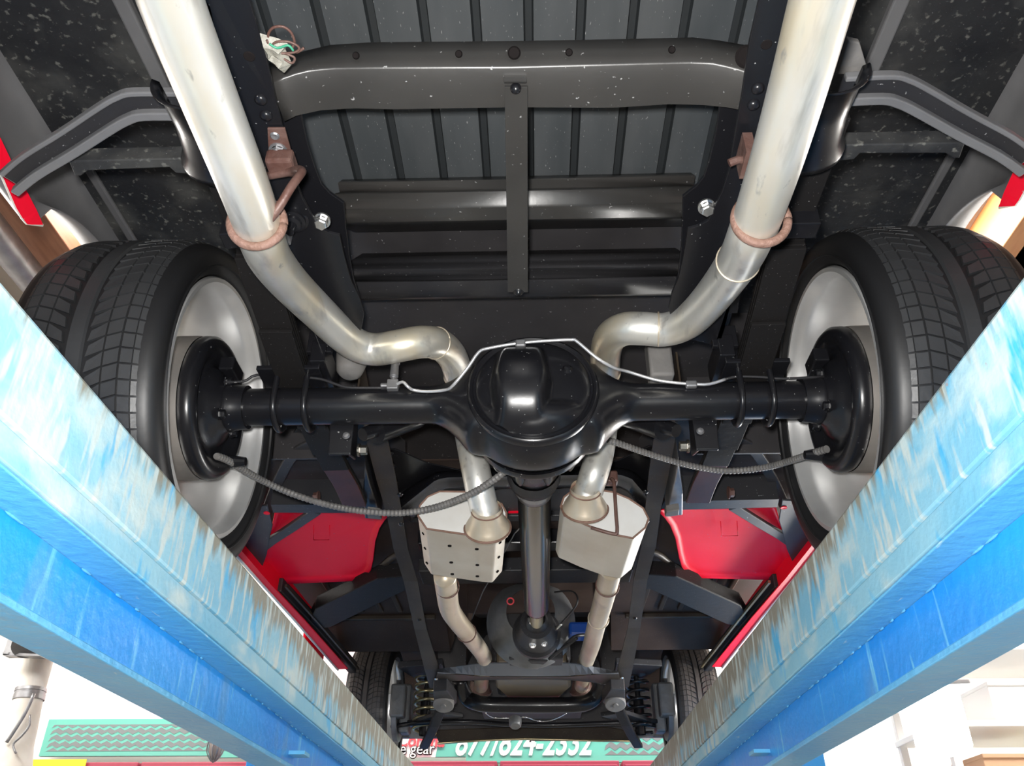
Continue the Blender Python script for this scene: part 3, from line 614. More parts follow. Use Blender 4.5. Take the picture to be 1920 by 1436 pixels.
# mufflers: section on the rear plate, body drawn forwards
def muffler(sec, vec, col_c, name_s, foot):
    y0 = 1.735
    pts = [P(x, y, y=y0) for x, y in sec]; vec = Vector(vec)
    b = MB(); b.prism(pts, vec); mu = b.build('muffler', M_MUF, T, bevel=.004)
    c = sum(pts, Vector())/len(pts)
    b = MB(); b.prism([c+(p-c)*.965+Vector((0, -.0015, 0)) for p in pts], (0, .004, 0)); b.build('end_plate', M_MUFE, mu)
    b = MB(); b.tube([c+(p-c)*.985+Vector((0, -.001, 0)) for p in pts], .0026, 8, closed=True); b.build('end_seam', M_RUST, mu, smooth_=4)
    # collar
    cc_ = P(*col_c, y=y0-.01); d = Vector((.0, 1, -.28)).normalized()
    ca = Vector((0, .88, -.47)).normalized(); cu_ = ca.cross(Vector((1, 0, 0)))
    b = MB(); b.lathe(cc_, ca, [(-.050, RP+.0005), (-.036, RP+.002), (-.018, RP+.006), (-.004, RP+.014), (.008, RP+.020), (.012, RP+.020)], 36); b.build('inlet_collar', M_PIPE2, mu, smooth_=4)
    b = MB(); R_ = RP+.019; b.tube([cc_+ca*.008+Vector((R_*math.cos(a), 0, 0))+cu_*(R_*math.sin(a)) for a in [2*PI*k/36 for k in range(36)]], .003, 8, closed=True); b.build('collar_weld', M_RUST, mu, smooth_=4)
    b = MB(); b.tube([cc_-ca*.04+Vector(((RP+.001)*math.cos(a), 0, 0))+cu_*((RP+.001)*math.sin(a)) for a in [2*PI*k/36 for k in range(36)]], .0022, 8, closed=True); b.build('collar_weld', M_RUST, mu, smooth_=4)
    return mu, pts
secL = [(783, 968), (799, 992), (850, 999.5), (905, 1007), (929, 1009), (950, 985), (951, 962), (942, 945), (876, 922), (824, 921), (801, 931), (786, 948)]
mL, pL_ = muffler(secL, (-.022, .31, .004), (914, 984), 'l', 0)
secR = [(1050, 950), (1057, 967), (1104, 987), (1150, 1003), (1187, 1010), (1211, 990), (1217, 973), (1207, 953), (1180, 935), (1152, 923), (1122, 918), (1078, 915), (1056, 932)]
mR, pR_ = muffler(secR, (-.006, .275, .004), (1097, 947), 'r', 0)
for (x, y) in ((843, 1024), (894, 1030), (846, 1055), (895, 1060), (848, 1077), (895, 1081)):
    b = MB(); b.lathe(P(x, y, z=.6985), (0, 0, -1), [(0, .0001), (.0004, .0045), (-.002, .0045)], 14); b.build('weep_hole', M_INK, mL)
for q in (.2, .5, .82):
    for (xa, za) in (((pL_[4]+pL_[5])/2, 0), ((pL_[0]+pL_[1])/2, 0)): b = MB(); b.lathe(xa+Vector((-.022*q, .31*q, -.001)), (1 if xa.x > -.1 else -1, 0, -1), [(-.002, .0001), (.001, .004), (-.002, .004)], 10); b.build('weep_hole', M_INK, mL)
b = MB(); b.tube([P(x, y, y=z) for x, y, z in ((1146, 898, 1.74), (1151, 903, 1.73), (1153, 930, 1.725), (1155, 965, 1.725), (1157, 996, 1.725), (1150, 1001, 1.727), (1108, 989, 1.727))], .0042, 10, sub=3); b.build('hanger_rod', M_RUSTY, mR, smooth_=4)
b = MB(); b.box(P(1140, 897, z=.88), (.045, .03, .03)); b.build('hanger_clip', M_RUSTY, T, bevel=.004)
# front pipes
pipe('front_pipe', [(834, 1078, .745, .030), (838, 1110, .745, .030), (843, 1140, .75, .030), (856, 1162, .755, .030), (880, 1192, .775, .030), (906, 1228, .815, .030), (908, 1246, .85, .032), (903, 1272, .86, .033), (901, 1292, .86, .033)], M_PIPE2)
pipe('front_pipe', [(1146, 1065, .745, .029), (1139, 1095, .745, .029), (1130, 1130, .75, .029), (1118, 1172, .755, .029), (1110, 1205, .775, .030), (1101, 1232, .82, .031), (1096, 1248, .85, .032), (1092, 1272, .86, .033), (1090, 1292, .86, .033)], M_PIPE2)
for px, sg in ((899, 1), (1091, -1)):
    b = MB(); c = P(px, 1294, z=.85); b.lathe(c, (0, .6, -1), [(-.05, .040), (0, .050), (.006, .056), (.014, .056), (.016, .03)], 24); b.bolt(c+Vector((-.03, -.02, -.016)), (0, -.6, -1), .009, .012); b.build('exhaust_flange', M_RUSTY, T, smooth_=.7)
for (x, y, z, q) in ((839, 1100, .745, (834, 1078)), (875, 1186, .76, (856, 1162)), (1139, 1098, .745, (1146, 1065)), (1122, 1160, .755, (1130, 1130))):
    a_ = P(q[0], q[1], z=z); c = P(x, y, z=z); ring(c, c-a_, .031, .0022, M_RUSTY if y < 1105 or x < 900 else M_PIPE2, 'weld_bead', T)

# ---- black hump crossmember behind the mufflers
t_ = [(738, 925), (775, 900), (812, 882), (835, 879), (1165, 873), (1190, 880), (1220, 905), (1248, 935)]
def sh(dy, ex=0): return [(x, y+dy+(ex if (i < 2 or i > 5) else 0)) for i, (x, y) in enumerate(t_)]
t1 = [(742, 946), (780, 915), (816, 891), (838, 887), (1163, 881), (1188, 888), (1214, 915), (1240, 952)]
t2 = [(744, 958), (784, 926), (818, 899), (840, 895), (1160, 889), (1184, 897), (1208, 925), (1234, 964)]
t3 = [(752, 962), (790, 930), (822, 906), (842, 903), (1158, 897), (1180, 906), (1203, 931), (1228, 968)]
t4 = [(770, 975), (802, 940), (828, 918), (845, 914), (1156, 908), (1176, 917), (1196, 942), (1216, 975)]
b = MB(); b.grid([row(t_, 1.02, 50), row(t1, .975, 50), row(t2, .958, 50), row(t3, .962, 50), row(t4, .957, 50), row([(x, y+4) for x, y in t4], 1.0, 50)])
b.build('hump_crossmember', M_BLACK, T, solid=.003, smooth_=1.2)
for s in (-1, 1):
    b = MB(); b.prism([mir(P(x, y, z=1.0), s) for x, y in ((700, 850), (718, 845), (740, 842), (800, 868), (870, 884), (842, 893), (815, 896), (775, 910), (745, 930), (728, 900))], (0, 0, .004)); q = b.build('corner_gusset', M_BLACK, T, bevel=.001)
    for x, y in ((733, 850), (737, 873), (741, 902)): b = MB(); b.lathe(mir(P(x, y, z=.997), s), (0, 0, -1), [(0, .008), (.003, .007), (.005, .0001)], 12); b.build('rivet', M_BLACK, q, smooth_=1)
b = MB(); b.grid([row([(740, 962), (1240, 955)], 1.03, 8), row([(740, 920), (1240, 912)], 1.03, 8)]); b.build('tank_shield', M_PANEL, T, solid=.003)
b = MB(); b.prism([P(x, y, z=1.02) for x, y in ((953, 962), (985, 961), (985, 967), (955, 969))], (0, 0, .01)); b.build('red_tab', M_RED, T)

# ---- cab floor, ribs, crossmembers ahead of the mufflers
b = MB()
b.grid([[Vector((x, 2.05, 1.06)), Vector((x, 3.45, 1.06)), Vector((x, 3.75, .98 if abs(x) > .35 else 1.15)), Vector((x, 4.05, 1.22))] for x in (-.92, -.80, -.36, -.34, -.2, .2, .34, .36, .80, .92)])
cf = b.build('cab_floor', M_CAB, T, solid=.004)
for s in (-1, 1):
    for x_ in (.46, .54, .62, .70, .78): b = MB(); b.bar([(s*x_, 2.9, 1.055), (s*x_, 3.4, 1.055)], .020, .014); b.build('floor_rib', M_RAIL, cf, bevel=.004)
    b = MB(); b.bar([(s*.40, 3.46, 1.045), (s*.86, 3.46, 1.045)], .02, .02); b.build('floor_seam', M_RAIL, cf, bevel=.004)
def ybeam(name, y0, y1, z, x0, x1, m, up=.05):
    a = P(980, y0, z=z).y; c = P(980, y1, z=z).y
    b = MB(); b.box(((x0+x1)/2, (a+c)/2, z+up/2), (x1-x0, c-a, up)); return b.build(name, m, T, bevel=.004)
ybeam('cab_crossmember', 1070, 1094, .985, -.38, .36, M_SATIN)
ybeam('cab_crossmember', 1018, 1034, 1.01, -.36, .34, M_BLACK)
ybeam('cab_crossmember', 968, 978, 1.01, -.36, .34, M_SATIN)
# transmission tunnel
b = MB(); rows_ = []
for y in (2.1, 2.6, 3.1, 3.6, 4.0, 4.6):
    w = .17+.08*(y-2.1); rows_.append([Vector((.01+w*math.cos(a), y, 1.055+w*.9*math.sin(a))) for a in [PI*k/12 for k in range(13)]])
b.grid(rows_); b.build('tunnel', M_CAB, T, solid=.003, smooth_=4)
for s in (-1, 1):
    # box outriggers from the rail to the sill
    b = MB(); z_ = .925
    A_ = [(591, 1142), (706, 1086), (770, 1080), (770, 1110), (758, 1108), (620, 1176), (592, 1180), (580, 1165)]
    b.prism([mir(P(x, y, z=z_), s) for x, y in A_], (0, 0, .05)); b.build('outrigger', M_SPR, T, bevel=.004)
    b = MB(); b.tube([mir(P(x, y, z=.98), s) for x, y in ((680, 1095), (700, 1078), (735, 1045), (760, 1035))], .012, 10, sub=3); b.build('floor_brace', M_RAIL, T, smooth_=4)
    # red rear cab corner panel
    z_ = .965
    pn = [(515, 960), (735, 960), (722, 975), (712, 990), (704, 1015), (700, 1050), (696, 1068), (688, 1080), (672, 1088), (560, 1093), (497, 1094), (490, 1082), (494, 1060), (497, 1035), (510, 985)]
    pts = [mir(P(x, y, z=z_), s) for x, y in pn]; c = sum(pts, Vector())/len(pts)
    b = MB(); n = len(pts); rim = [p for p in pts]; ins = [c+(p-c)*.93 + Vector((0, 0, .012)) for p in pts]; in2 = [c+(p-c)*.86+Vector((0, 0, .016)) for p in pts]
    b.add(rim+ins+in2, [(k, (k+1) % n, n+(k+1) % n, n+k) for k in range(n)]+[(n+k, n+(k+1) % n, 2*n+(k+1) % n, 2*n+k) for k in range(n)]+[tuple(2*n+k for k in range(n))])
    rp_ = lab(b.build('cab_corner_panel', M_RED, T, solid=.003, smooth_=.9), 'glossy red painted panel')
    b = MB(); a_ = [mir(P(x, y, z=z_-.004), s) for x, y in ((588, 985), (588, 1012), (618, 1012), (618, 985))]; b.tube(a_, .0012, 6); b.build('stamped_outline', M_RED, rp_, smooth_=4)
    # black box crossmember outboard and its strut
    b = MB(); z_ = .945
    b.prism([mir(P(x, y, z=z_), s) for x, y in ((508, 946), (700, 946), (700, 962), (512, 961))], (0, 0, .006))
    b.prism([mir(P(x, y, z=z_), s) for x, y in ((508, 946), (700, 946), (700, 948), (508, 948))], (0, -.006, .075)); b.build('body_mount_beam', M_SATIN, T, bevel=.002)
    b = MB(); b.bar([mir(P(x, y, z=.955), s) for x, y in ((592, 958), (545, 990), (508, 1014), (485, 1032))], .034, .012); b.build('diagonal_brace', M_PANEL, T, bevel=.003)
    b = MB(); b.prism([mir(P(x, y, z=.945), s) for x, y in ((478, 950), (502, 948), (511, 985), (505, 1010), (500, 1040), (492, 1062), (486, 1075), (470, 1062), (440, 1022), (450, 975))], (0, 0, .006)); q = b.build('corner_bracket', M_PANEL, T, bevel=.002)
    b = MB(); b.lathe(mir(P(500, 962, z=.944), s), (0, 0, -1), [(0, .0001), (.001, .009), (-.001, .009)], 18); b.build('access_hole', M_RED, q)
    # sill
    b = MB(); z_ = .90
    o_ = [mir(P(x, y, z=z_), s) for x, y in ((426, 1019), (491, 1092), (556, 1164), (635, 1255))]; i_ = [mir(P(x, y, z=z_), s) for x, y in ((440, 1018), (506, 1094), (572, 1164), (652, 1254))]
    b.grid([o_, i_]); b.grid([o_, [p+Vector((0, 0, .10)) for p in o_]]); b.build('rocker_sill', M_RED, T, solid=.004)
    b = MB(); o2 = [p+Vector((s*.003, 0, -.002)) for p in o_]; b.tube(o2, .0045, 8); b.build('sill_edge', M_WHITE, T, smooth_=4)
    b = MB(); b.bar([mir(P(x, y, z=.945), s) for x, y in ((520, 1096), (590, 1170), (662, 1252))], .035, .05); b.build('inner_sill', M_SATIN, T, bevel=.004)
    b = MB(); b.bar([mir(P(x, y, z=.925), s) for x, y in ((536, 1098), (600, 1170), (672, 1254))], .008, .01); b.build('sill_lip', M_GOLD if s > 0 else M_RAIL, T)
    # curved wheelhouse seam in front of the tyre
    b = MB(); b.bar(smooth([mir(P(x, y, z=1.0), s) for x, y in ((492, 985), (505, 945), (525, 895), (548, 855), (575, 835), (605, 826), (640, 826))], [0]*7, 4)[0], .03, .01); b.build('wheelhouse_flange', M_PANEL, T, bevel=.003)
    b = MB(); b.prism([mir(P(x, y, z=1.045), s) for x, y in ((480, 950), (500, 870), (560, 800), (720, 790), (760, 830), (760, 960))], (0, 0, .005)); b.build('front_wheelhouse', M_PANEL, T)

# ---- fenders, wheel tubs, braces
for s in (-1, 1):
    b = MB(); rows_ = []
    ys = [.30+.025*k for k in range(77)]
    for y in ys:
        d = y-1.402
        low = 1.12+max(0, (1.16-y))*-.02 if y < 1.16 else (.849+math.sqrt(max(.402**2-d*d, 0)) if abs(d) < .402 else .93)
        low = max(low, .93) if y > 1.402 else max(low, 1.118)
        sec = [(-.935, low), (-.975, low+.02), (-1.01, low+.30*(1.37-low)), (-1.03, low+.65*(1.37-low)), (-1.03, 1.37), (-1.015, 1.41), (-1.0, 1.42)]
        rows_.append([mir((x, y, max(z, low)), s) for x, z in sec])
    b.grid(rows_); fd = b.build('rear_fender', M_FEND, T, smooth_=1.2, solid=.003)
    b = MB(); b.grid([[mir((x, y, 1.415-(.0 if x < -.6 else .0)), s) for x in (-1.012, -.86, -.74, -.60, -.42)] for y in (.30, .9, 1.10, 1.5, 2.2)]); tub = b.build('wheel_tub', M_TUB, T, solid=.003)
    b = MB(); b.bar([mir((-.735, .35, 1.405), s), mir((-.715, 1.08, 1.405), s)], .03, .02); b.bar([mir((-.97, 1.20, 1.405), s), mir((-.965, 1.7, 1.405), s)], .02, .012); b.build('tub_seam', M_FEND, tub, bevel=.004)
    # wheel tub end wall in front of the tyre
    b = MB(); b.box(mir((-.70, 1.86, 1.2), s), (.50, .006, .46)); b.build('tub_front_wall', M_PANEL, T)
    # red lip at the back of the fender
    b = MB()
    e = [(-30, 205), (0, 258), (20, 300), (45, 348), (68, 392), (80, 420)]; e2 = [(-30, 262), (0, 320), (14, 352), (30, 388), (42, 408), (50, 418)]
    if s > 0: pass
    A = [mir(P(x, y, z=1.09), s) for x, y in e]; B = [mir(P(x, y, z=1.075), s) for x, y in e2]
    b.grid([A, B]); fl = lab(b.build('fender_lip', M_RED, T, solid=.004), 'glossy red fender edge')
    b = MB(); b.tube(B+[mir(P(80, 422, z=1.088), s)], .0035, 8); b.build('lip_edge', M_WHITE, fl, smooth_=4)
    # angled brace channel
    b = MB(); z_ = 1.0
    c1 = [(20, 338), (60, 305), (130, 262), (200, 216), (232, 198), (262, 190), (345, 190)]
    pth = smooth([mir(P(x, y, z=1.0), s) for x, y in c1], [0]*len(c1), 4)[0]
    b.bar(pth, .042, .004); fb = b.build('fender_brace', M_SATIN, T, bevel=.002)
    for dy_, w_ in ((-.021, .008), (.019, .014)):
        b = MB(); b.bar([p+Vector((0, dy_, -.006)) for p in pth], w_, .014); b.build('brace_flange', M_FEND, fb, bevel=.002)
    b = MB(); b.prism([mir(P(x, y, z=1.02), s) for x, y in ((128, 302), (385, 296), (392, 318), (372, 318), (366, 327), (330, 325), (318, 314), (165, 320), (152, 330), (140, 330))], (0, 0, .03)); b.build('tub_brace', M_TUB, T, bevel=.002)
    # filler cup
    b = MB(); rows_ = []
    for k in range(9):
        a = PI*(k/8); rows_.append(None)
    cx_ = [(-.495, .70), (-.502, .73), (-.500, .775), (-.488, .80)]
    rows_ = []
    for j, (yy, rr, dz) in enumerate(((.672, .062, .0), (.680, .056, .004), (.74, .054, .006), (.785, .056, .0), (.80, .064, -.002), (.812, .066, .004))):
        rows_.append([mir((-.432+rr*1.06*math.cos(a), yy+.045, .965+dz-rr*1.0*math.sin(a)), s) for a in [PI*k/16 for k in range(17)]])
    b.grid(rows_); cup = b.build('curved_shield', M_BLACK, T, solid=.003, smooth_=4)
    if s > 0:
        b = MB(); b.prism([P(x, y, z=1.01) for x, y in ((1570, 140), (1590, 75), (1612, 80), (1630, 140))], (0, 0, .01)); b.build('shield_bracket', M_GREYR, T, bevel=.002)

# ---- wiring bundle hanging at the rail
b = MB(); b.tube([P(x, y, z=.93) for x, y in ((505, 85), (503, 65), (512, 52), (530, 50), (545, 60), (552, 78), (548, 92), (556, 98), (570, 90))], .0018, 8, sub=5)
b.tube([P(x, y, z=.925) for x, y in ((500, 75), (510, 95), (530, 100), (555, 97), (560, 88), (540, 78), (515, 80), (512, 95), (535, 112), (548, 118), (552, 108), (535, 100))], .0016, 8, sub=5); wr = b.build('wire_bundle', M_RUSTY, T, smooth_=4)
b = MB(); b.tube([P(x, y, z=.92) for x, y in ((505, 82), (520, 90), (540, 85), (550, 95))], .0016, 8, sub=4); lab(b.build('green_wire', mat('green_wire', (.05, .30, .18), .5), wr, smooth_=4), 'green wire')
b = MB(); pl = [(487, 62), (500, 66), (522, 72), (540, 82), (535, 92), (548, 120), (533, 137), (515, 122), (500, 108), (492, 85)]
c = P(512, 98, z=.93); ps = [P(x, y, z=.93) for x, y in pl]; n = len(ps)
b.add([p for p in ps]+[c+(p-c)*.5+Vector((random.uniform(-.002, .002), 0, -.008-random.uniform(0, .006))) for p in ps]+[c+Vector((0, 0, -.006))], [(k, (k+1) % n, n+(k+1) % n, n+k) for k in range(n)]+[(n+k, n+(k+1) % n, 2*n) for k in range(n)]); b.build('tape_wrap', mat('grey_tape', (.20, .19, .16), .5, bump=.8, bscale=90, var=(.36, .35, .30), vscale=60), wr)

# ---- gearbox, bellhousing and pan
g = P(1005, 1190, z=.80)
b = MB(); b.lathe(P(1006, 1165, z=.80)+Vector((0, 0, .012)), (0, 1, .05), [(0, .03), (.02, .036), (.05, .04), (.06, .055), (.12, .062), (.16, .070), (.20, .074), (.21, .085), (.24, .085), (.26, .06)], 36)
tb_ = b.build('gearbox', M_SATIN, T, smooth_=.7)
for a in (.5, 2.2, 4.4, 5.3):
    b = MB(); b.bolt(P(1006, 1180, z=.80)+Vector((.045*math.cos(a), .03, .045*math.sin(a))), (0, -1, 0), .009, .012); b.build('hex_bolt', M_CHROME, tb_)
b = MB(); b.box(P(1005, 1232, z=.805), (.20, .10, .04)); b.prism([P(x, y, z=.770) for x, y in ((990, 1240), (1028, 1240), (1010, 1254), (1005, 1254))], (0, 0, .008)); b.build('gearbox_mount', M_SATIN, T, bevel=.008)
b = MB(); b.lathe((.005, 3.02, .93), (0, 1, 0), [(0, .09), (.05, .13), (.10, .155), (.12, .165), (.13, .170), (.15, .170)], 48); b.build('bell_housing', M_CAST, T, smooth_=.6)
b = MB(); b.prism([(-.13, 3.25, .80), (.14, 3.25, .80), (.17, 3.65, .80), (.11, 3.92, .80), (-.09, 3.92, .80), (-.15, 3.65, .80)], (0, 0, .05)); b.build('engine_pan', M_PAN, T, bevel=.01)
b = MB(); b.box((0, 4.15, 1.07), (.36, .7, .25)); b.build('engine_block', M_SATIN, T, bevel=.02)
b = MB(); b.box(P(1085, 1184, z=.87), (.075, .09, .05)); b.build('blue_casing', M_BLUEP, T, bevel=.01)
ln_('shift_cable', [P(x, y, z=z) for x, y, z in ((1040, 1180, .82), (1060, 1160, .84), (1080, 1135, .87), (1082, 1118, .9), (1070, 1108, .93), (1040, 1110, .95))], .003, M_SATIN, sub=4)
b = MB(); c = P(1037, 1182, z=.815); b.tube([c, P(1052, 1170, z=.82)], [.008, .005], 10); b.build('cable_fitting', M_CHROME, T, smooth_=4)
for q in (((1050, 1220, .8), (1075, 1195, .82), (1095, 1190, .84)), ((1030, 1235, .78), (1060, 1212, .80), (1082, 1196, .82)), ((1045, 1200, .8), (1040, 1215, .8), (1050, 1240, .8))):
    ln_('hose', [P(*t[:2], z=t[2]) for t in q], .006, M_SATIN, sub=4)
ln_('cable', [P(x, y, z=z) for x, y, z in ((985, 980, .98), (965, 1000, .97), (940, 1045, .96), (905, 1110, .94), (885, 1160, .92))], .002, M_CABLE)
b = MB(); c = P(957, 1127, z=.95); b.tube([c+Vector((.012*math.cos(a), 0, .012*math.sin(a))) for a in [2*PI*k/16 for k in range(16)]], .003, 8, closed=True); b.build('red_clip', M_SIGNR, T, smooth_=4)

# ---- gearbox crossmember and front crossmember
tp = [(820, 1254), (860, 1249), (908, 1244), (1003, 1243), (1072, 1244), (1115, 1250), (1160, 1259)]
mp_ = [(820, 1260), (860, 1263), (908, 1267), (1003, 1268), (1064, 1267), (1115, 1263), (1160, 1261)]
bt = [(816, 1276), (860, 1276), (908, 1274), (1003, 1273), (1064, 1274), (1115, 1279), (1165, 1285)]
b = MB(); b.grid([rowx(tp, [.80]*7, 30), rowx(mp_, [.775]*7, 30)]); q = b.build('gearbox_crossmember', M_KMEM, T, solid=.004)
b = MB(); b.grid([rowx([(x, y+1) for x, y in mp_], [.7745]*7, 30), rowx(bt, [.800]*7, 30)]); b.build('rear_face', M_RAIL, q, solid=.002)
b = MB(); b.bolt(P(1006, 1249, z=.79), (0, -.5, -1), .010, .008); b.build('hex_bolt', M_DULL, q)
b = MB()
pt = [(862, 1272), (866, 1290), (876, 1308), (893, 1317), (920, 1321), (1003, 1322), (1075, 1321), (1100, 1317), (1116, 1306), (1124, 1290), (1128, 1272)]
zz = [.86, .83, .80, .775, .765, .765, .765, .775, .80, .83, .86]
pth = [P(x, y, z=z) for (x, y), z in zip(pt, zz)]
ps, _ = smooth(pth, [0]*len(pth), 5); b.tube(ps, [.034]*len(ps), 16); b.build('front_crossmember', M_BLACK, T, smooth_=4)

# ---- front suspension, wheels, steering, bumper
YF, ZF = 4.19, .815
for s in (-1, 1):
    YA_, ZA_ = YF, ZF
    R_ = .300; w0, w1 = .665, .845; xc = s*(w0+w1)/2
    wh = bpy.data.objects.new('front_wheel', None); C.objects.link(wh); wh.parent = T; wh.empty_display_size = .1
    b = MB(); b.lathe((s*w0, YF, ZF), (s, 0, 0), [(.01, .23), (-.008, .245), (-.012, .27), (-.004, .288), (.02, .298), (.03, .30), (.15, .30), (.16, .298), (.184, .288), (.19, .27), (.188, .245), (.17, .23), (.01, .23)], 90); b.build('tyre', M_SIDE, wh, smooth_=.7)
    tb = MB(); tread_blocks(tb, s, .300, xc, .092, 84, .004); q = tb.build('tread', M_RUBF, wh); q['kind'] = 'stuff'
    b = MB(); b.lathe((s*w0, YF, ZF), (s, 0, 0), [(0, .232), (.02, .22), (.12, .21), (.17, .228)], 60); b.lathe((s*(w0+.1), YF, ZF), (s, 0, 0), [(0, .0001), (0, .21)], 5); b.build('rim_barrel', M_RIM, wh, solid=.004, smooth_=.6)
    b = MB(); b.lathe((s*(w0-.03), YF, ZF), (s, 0, 0), [(0, .05), (0, .14), (.022, .14), (.022, .05)], 48); dq = b.build('brake_disc', M_DULL, T, smooth_=.6)
    b = MB(); b.box((s*(w0-.035), YF-.11, ZF+.02), (.07, .07, .15)); b.box((s*(w0-.06), YF-.02, ZF), (.05, .09, .22)); b.build('brake_caliper', M_CAST, dq, bevel=.01)
    b = MB(); b.tube([P(734 if s < 0 else 1262, 1238, y=YF-.12), P(737 if s < 0 else 1257, 1300, y=YF-.10)], .02, 12); b.build('dust_shield', M_MUFE, dq)
    # coil spring
    b = MB(); pts = []
    cx_, cy_ = s*.505, 4.12
    for k in range(0, 7*20): a = 2*PI*k/20; pts.append((cx_+.052*math.cos(a), cy_+.052*math.sin(a), .70+.265*k/140))
    b.tube(pts, .0075, 8); b.build('coil_spring', M_GOLD if s < 0 else M_BLACK, T, smooth_=4)
    b = MB(); b.lathe((cx_, cy_, .69), (0, 0, 1), [(0, .024), (.16, .024), (.16, .013), (.3, .013)], 18); b.build('front_shock', M_BLACK, T, smooth_=.6)
    # upper and lower arms
    b = MB(); b.prism([P(x, y, z=.95) if s < 0 else mir(P(x, y, z=.95), 1) for x, y in ((745, 1252), (830, 1246), (842, 1300), (800, 1285), (760, 1262))], (0, 0, .03)); b.build('shock_tower', M_SATIN, T, bevel=.004)
    b = MB(); b.bar([(s*.36, 3.95, .755), (s*.52, 4.15, .75), (s*.64, YF, .75)], [.12, .12, .05], .018); b.build('lower_arm', M_SATIN, T, bevel=.003)
    b = MB(); c = mir(P(832, 1318, z=.735), s); b.lathe(c, (0, -.5, -.86), [(-.03, .04), (0, .044), (.012, .044), (.016, .040), (.0165, .012), (.020, .010), (.0201, .0001)], 28); q = b.build('arm_bushing', M_GREYR, T, smooth_=.5)
    b = MB(); b.prism([mir(P(x, y, z=.745), s) for x, y in ((812, 1296), (838, 1294), (856, 1318), (845, 1330), (828, 1338), (814, 1326))], (0, 0, .05)); b.build('bushing_bracket', M_SATIN, T, bevel=.004)
    b = MB(); b.bar([mir(P(x, y, z=z), s) for x, y, z in ((826, 1330, .725), (815, 1358, .70), (806, 1378, .69), (795, 1400, .68))], .045, .022); b.build('strut_rod', M_SPR, T, bevel=.006)
    b = MB(); b.prism([mir(P(x, y, z=.92), s) for x, y in ((755, 1340), (768, 1344), (778, 1366), (758, 1366))], (0, 0, .01)); b.prism([mir(P(x, y, y=4.7), s) for x, y in ((762, 1368), (800, 1368), (798, 1386), (768, 1382))], (0, .01, 0)); b.build('splash_plate', M_CAST, T)
    # inner fender over the front wheel
    b = MB(); rows_ = [[mir((-.92+.42*j/4, YF+.42*math.cos(a), 1.0+.22*math.sin(a)), s) for j in range(5)] for a in [PI*k/14 for k in range(15)]]
    b.grid(rows_); b.build('front_wheelhouse', M_CAB, T, solid=.004, smooth_=4)
    b = MB(); b.prism([mir(v, s) for v in ((-.95, 3.45, .90), (-.95, 3.80, .86), (-.95, 3.80, 1.2), (-.95, 3.45, 1.2))], (.01, 0, 0)); b.build('front_fender', M_RED, T)
b = MB(); b.tube([P(x, y, z=z) for x, y, z in ((735, 1362, .735), (790, 1355, .735), (880, 1353, .735), (960, 1358, .735), (1050, 1359, .735), (1180, 1355, .735), (1240, 1362, .735))], .011, 12, sub=4); st = b.build('tie_rod', M_BLACK, T, smooth_=4)
b = MB(); b.lathe(P(966, 1359, z=.715), (0, -.5, -.9), [(-.03, .03), (0, .028), (.008, .022), (.009, .0001)], 20); b.build('idler_joint', M_CAST, st, smooth_=.6)
ln_('bow_line', [P(x, y, z=.75) for x, y in ((910, 1336), (925, 1345), (960, 1346), (985, 1344), (1005, 1351), (1025, 1352), (1045, 1346), (1062, 1337))], .003, M_CHROME, sub=4)
# radiator support and front valance
b = MB(); b.prism([P(x, y, y=4.75) for x, y in ((812, 1368), (970, 1362), (1140, 1362), (1196, 1372), (1200, 1388), (1000, 1388), (990, 1386), (860, 1389), (824, 1394))], (0, .03, 0)); b.build('front_valance', M_RAIL, T, bevel=.006)
b = MB(); b.tube([P(x, y, y=4.72) for x, y in ((820, 1394), (900, 1388), (985, 1385), (1100, 1388), (1200, 1390))], .006, 8); b.build('valance_backlit_edge', M_GOLD, T, smooth_=4)  # golden backlight on the lower edge, put into the colour
b = MB(); b.box((0, 4.86, 1.08), (1.9, .04, .56)); b.build('radiator', M_PANEL, T, bevel=.004)
b = MB(); b.box((0, 4.3, 1.36), (1.9, 1.2, .01)); b.build('bonnet', M_PANEL, T)
b = MB(); b.box((0, 4.4, .86), (.50, .25, .05)); b.build('steering_crossmember', M_SATIN, T, bevel=.006)
for q in ((1151, 1342), (838, 1345)): b = MB(); b.box(P(*q, z=.78), (.025, .03, .03)); b.build('red_bushing', M_SIGNR, T, bevel=.004)

# ================================================================== BACKGROUND
YS = 6.0
sg = empty('wall_sign', (-.9, YS, .885), 'long green sign with printed tyre tread and white phone number above red cabinets', 'sign')
edges = [-3.37, -2.2, -.455, 1.36]
for a, c in zip(edges, edges[1:]):
    zb = .884 if a < -3 else (.872 if a < -2 else .835)
    b = MB(); b.box(((a+c)/2, YS+.02, (1.122+zb)/2), (c-a-.004, .03, 1.122-zb)); b.build('sign_panel', M_GREEN, sg, bevel=.001)
def zigzag(x0, x1, z0, z1, parent, nr=4):
    b = MB(); h = (z1-z0)/nr; w = .036; amp = h*.22
    for r in range(nr+1):
        zc = z0+h*r; n = int((x1-x0)/w); A = []; B = []
        for k in range(n):
            d = amp if k % 2 else -amp
            A.append(Vector((x0+k*w, YS+.0035, min(z1, max(z0, zc-h*.31+d))))); B.append(Vector((x0+k*w+.012, YS+.0035, min(z1, max(z0, zc+h*.31+d)))))
        b.grid([A, B])
    o = b.build('tread_print', M_TREADP, parent); o['kind'] = 'stuff'
zigzag(-3.33, -1.75, .915, 1.085, sg); zigzag(.475, 1.30, .880, 1.10, sg)
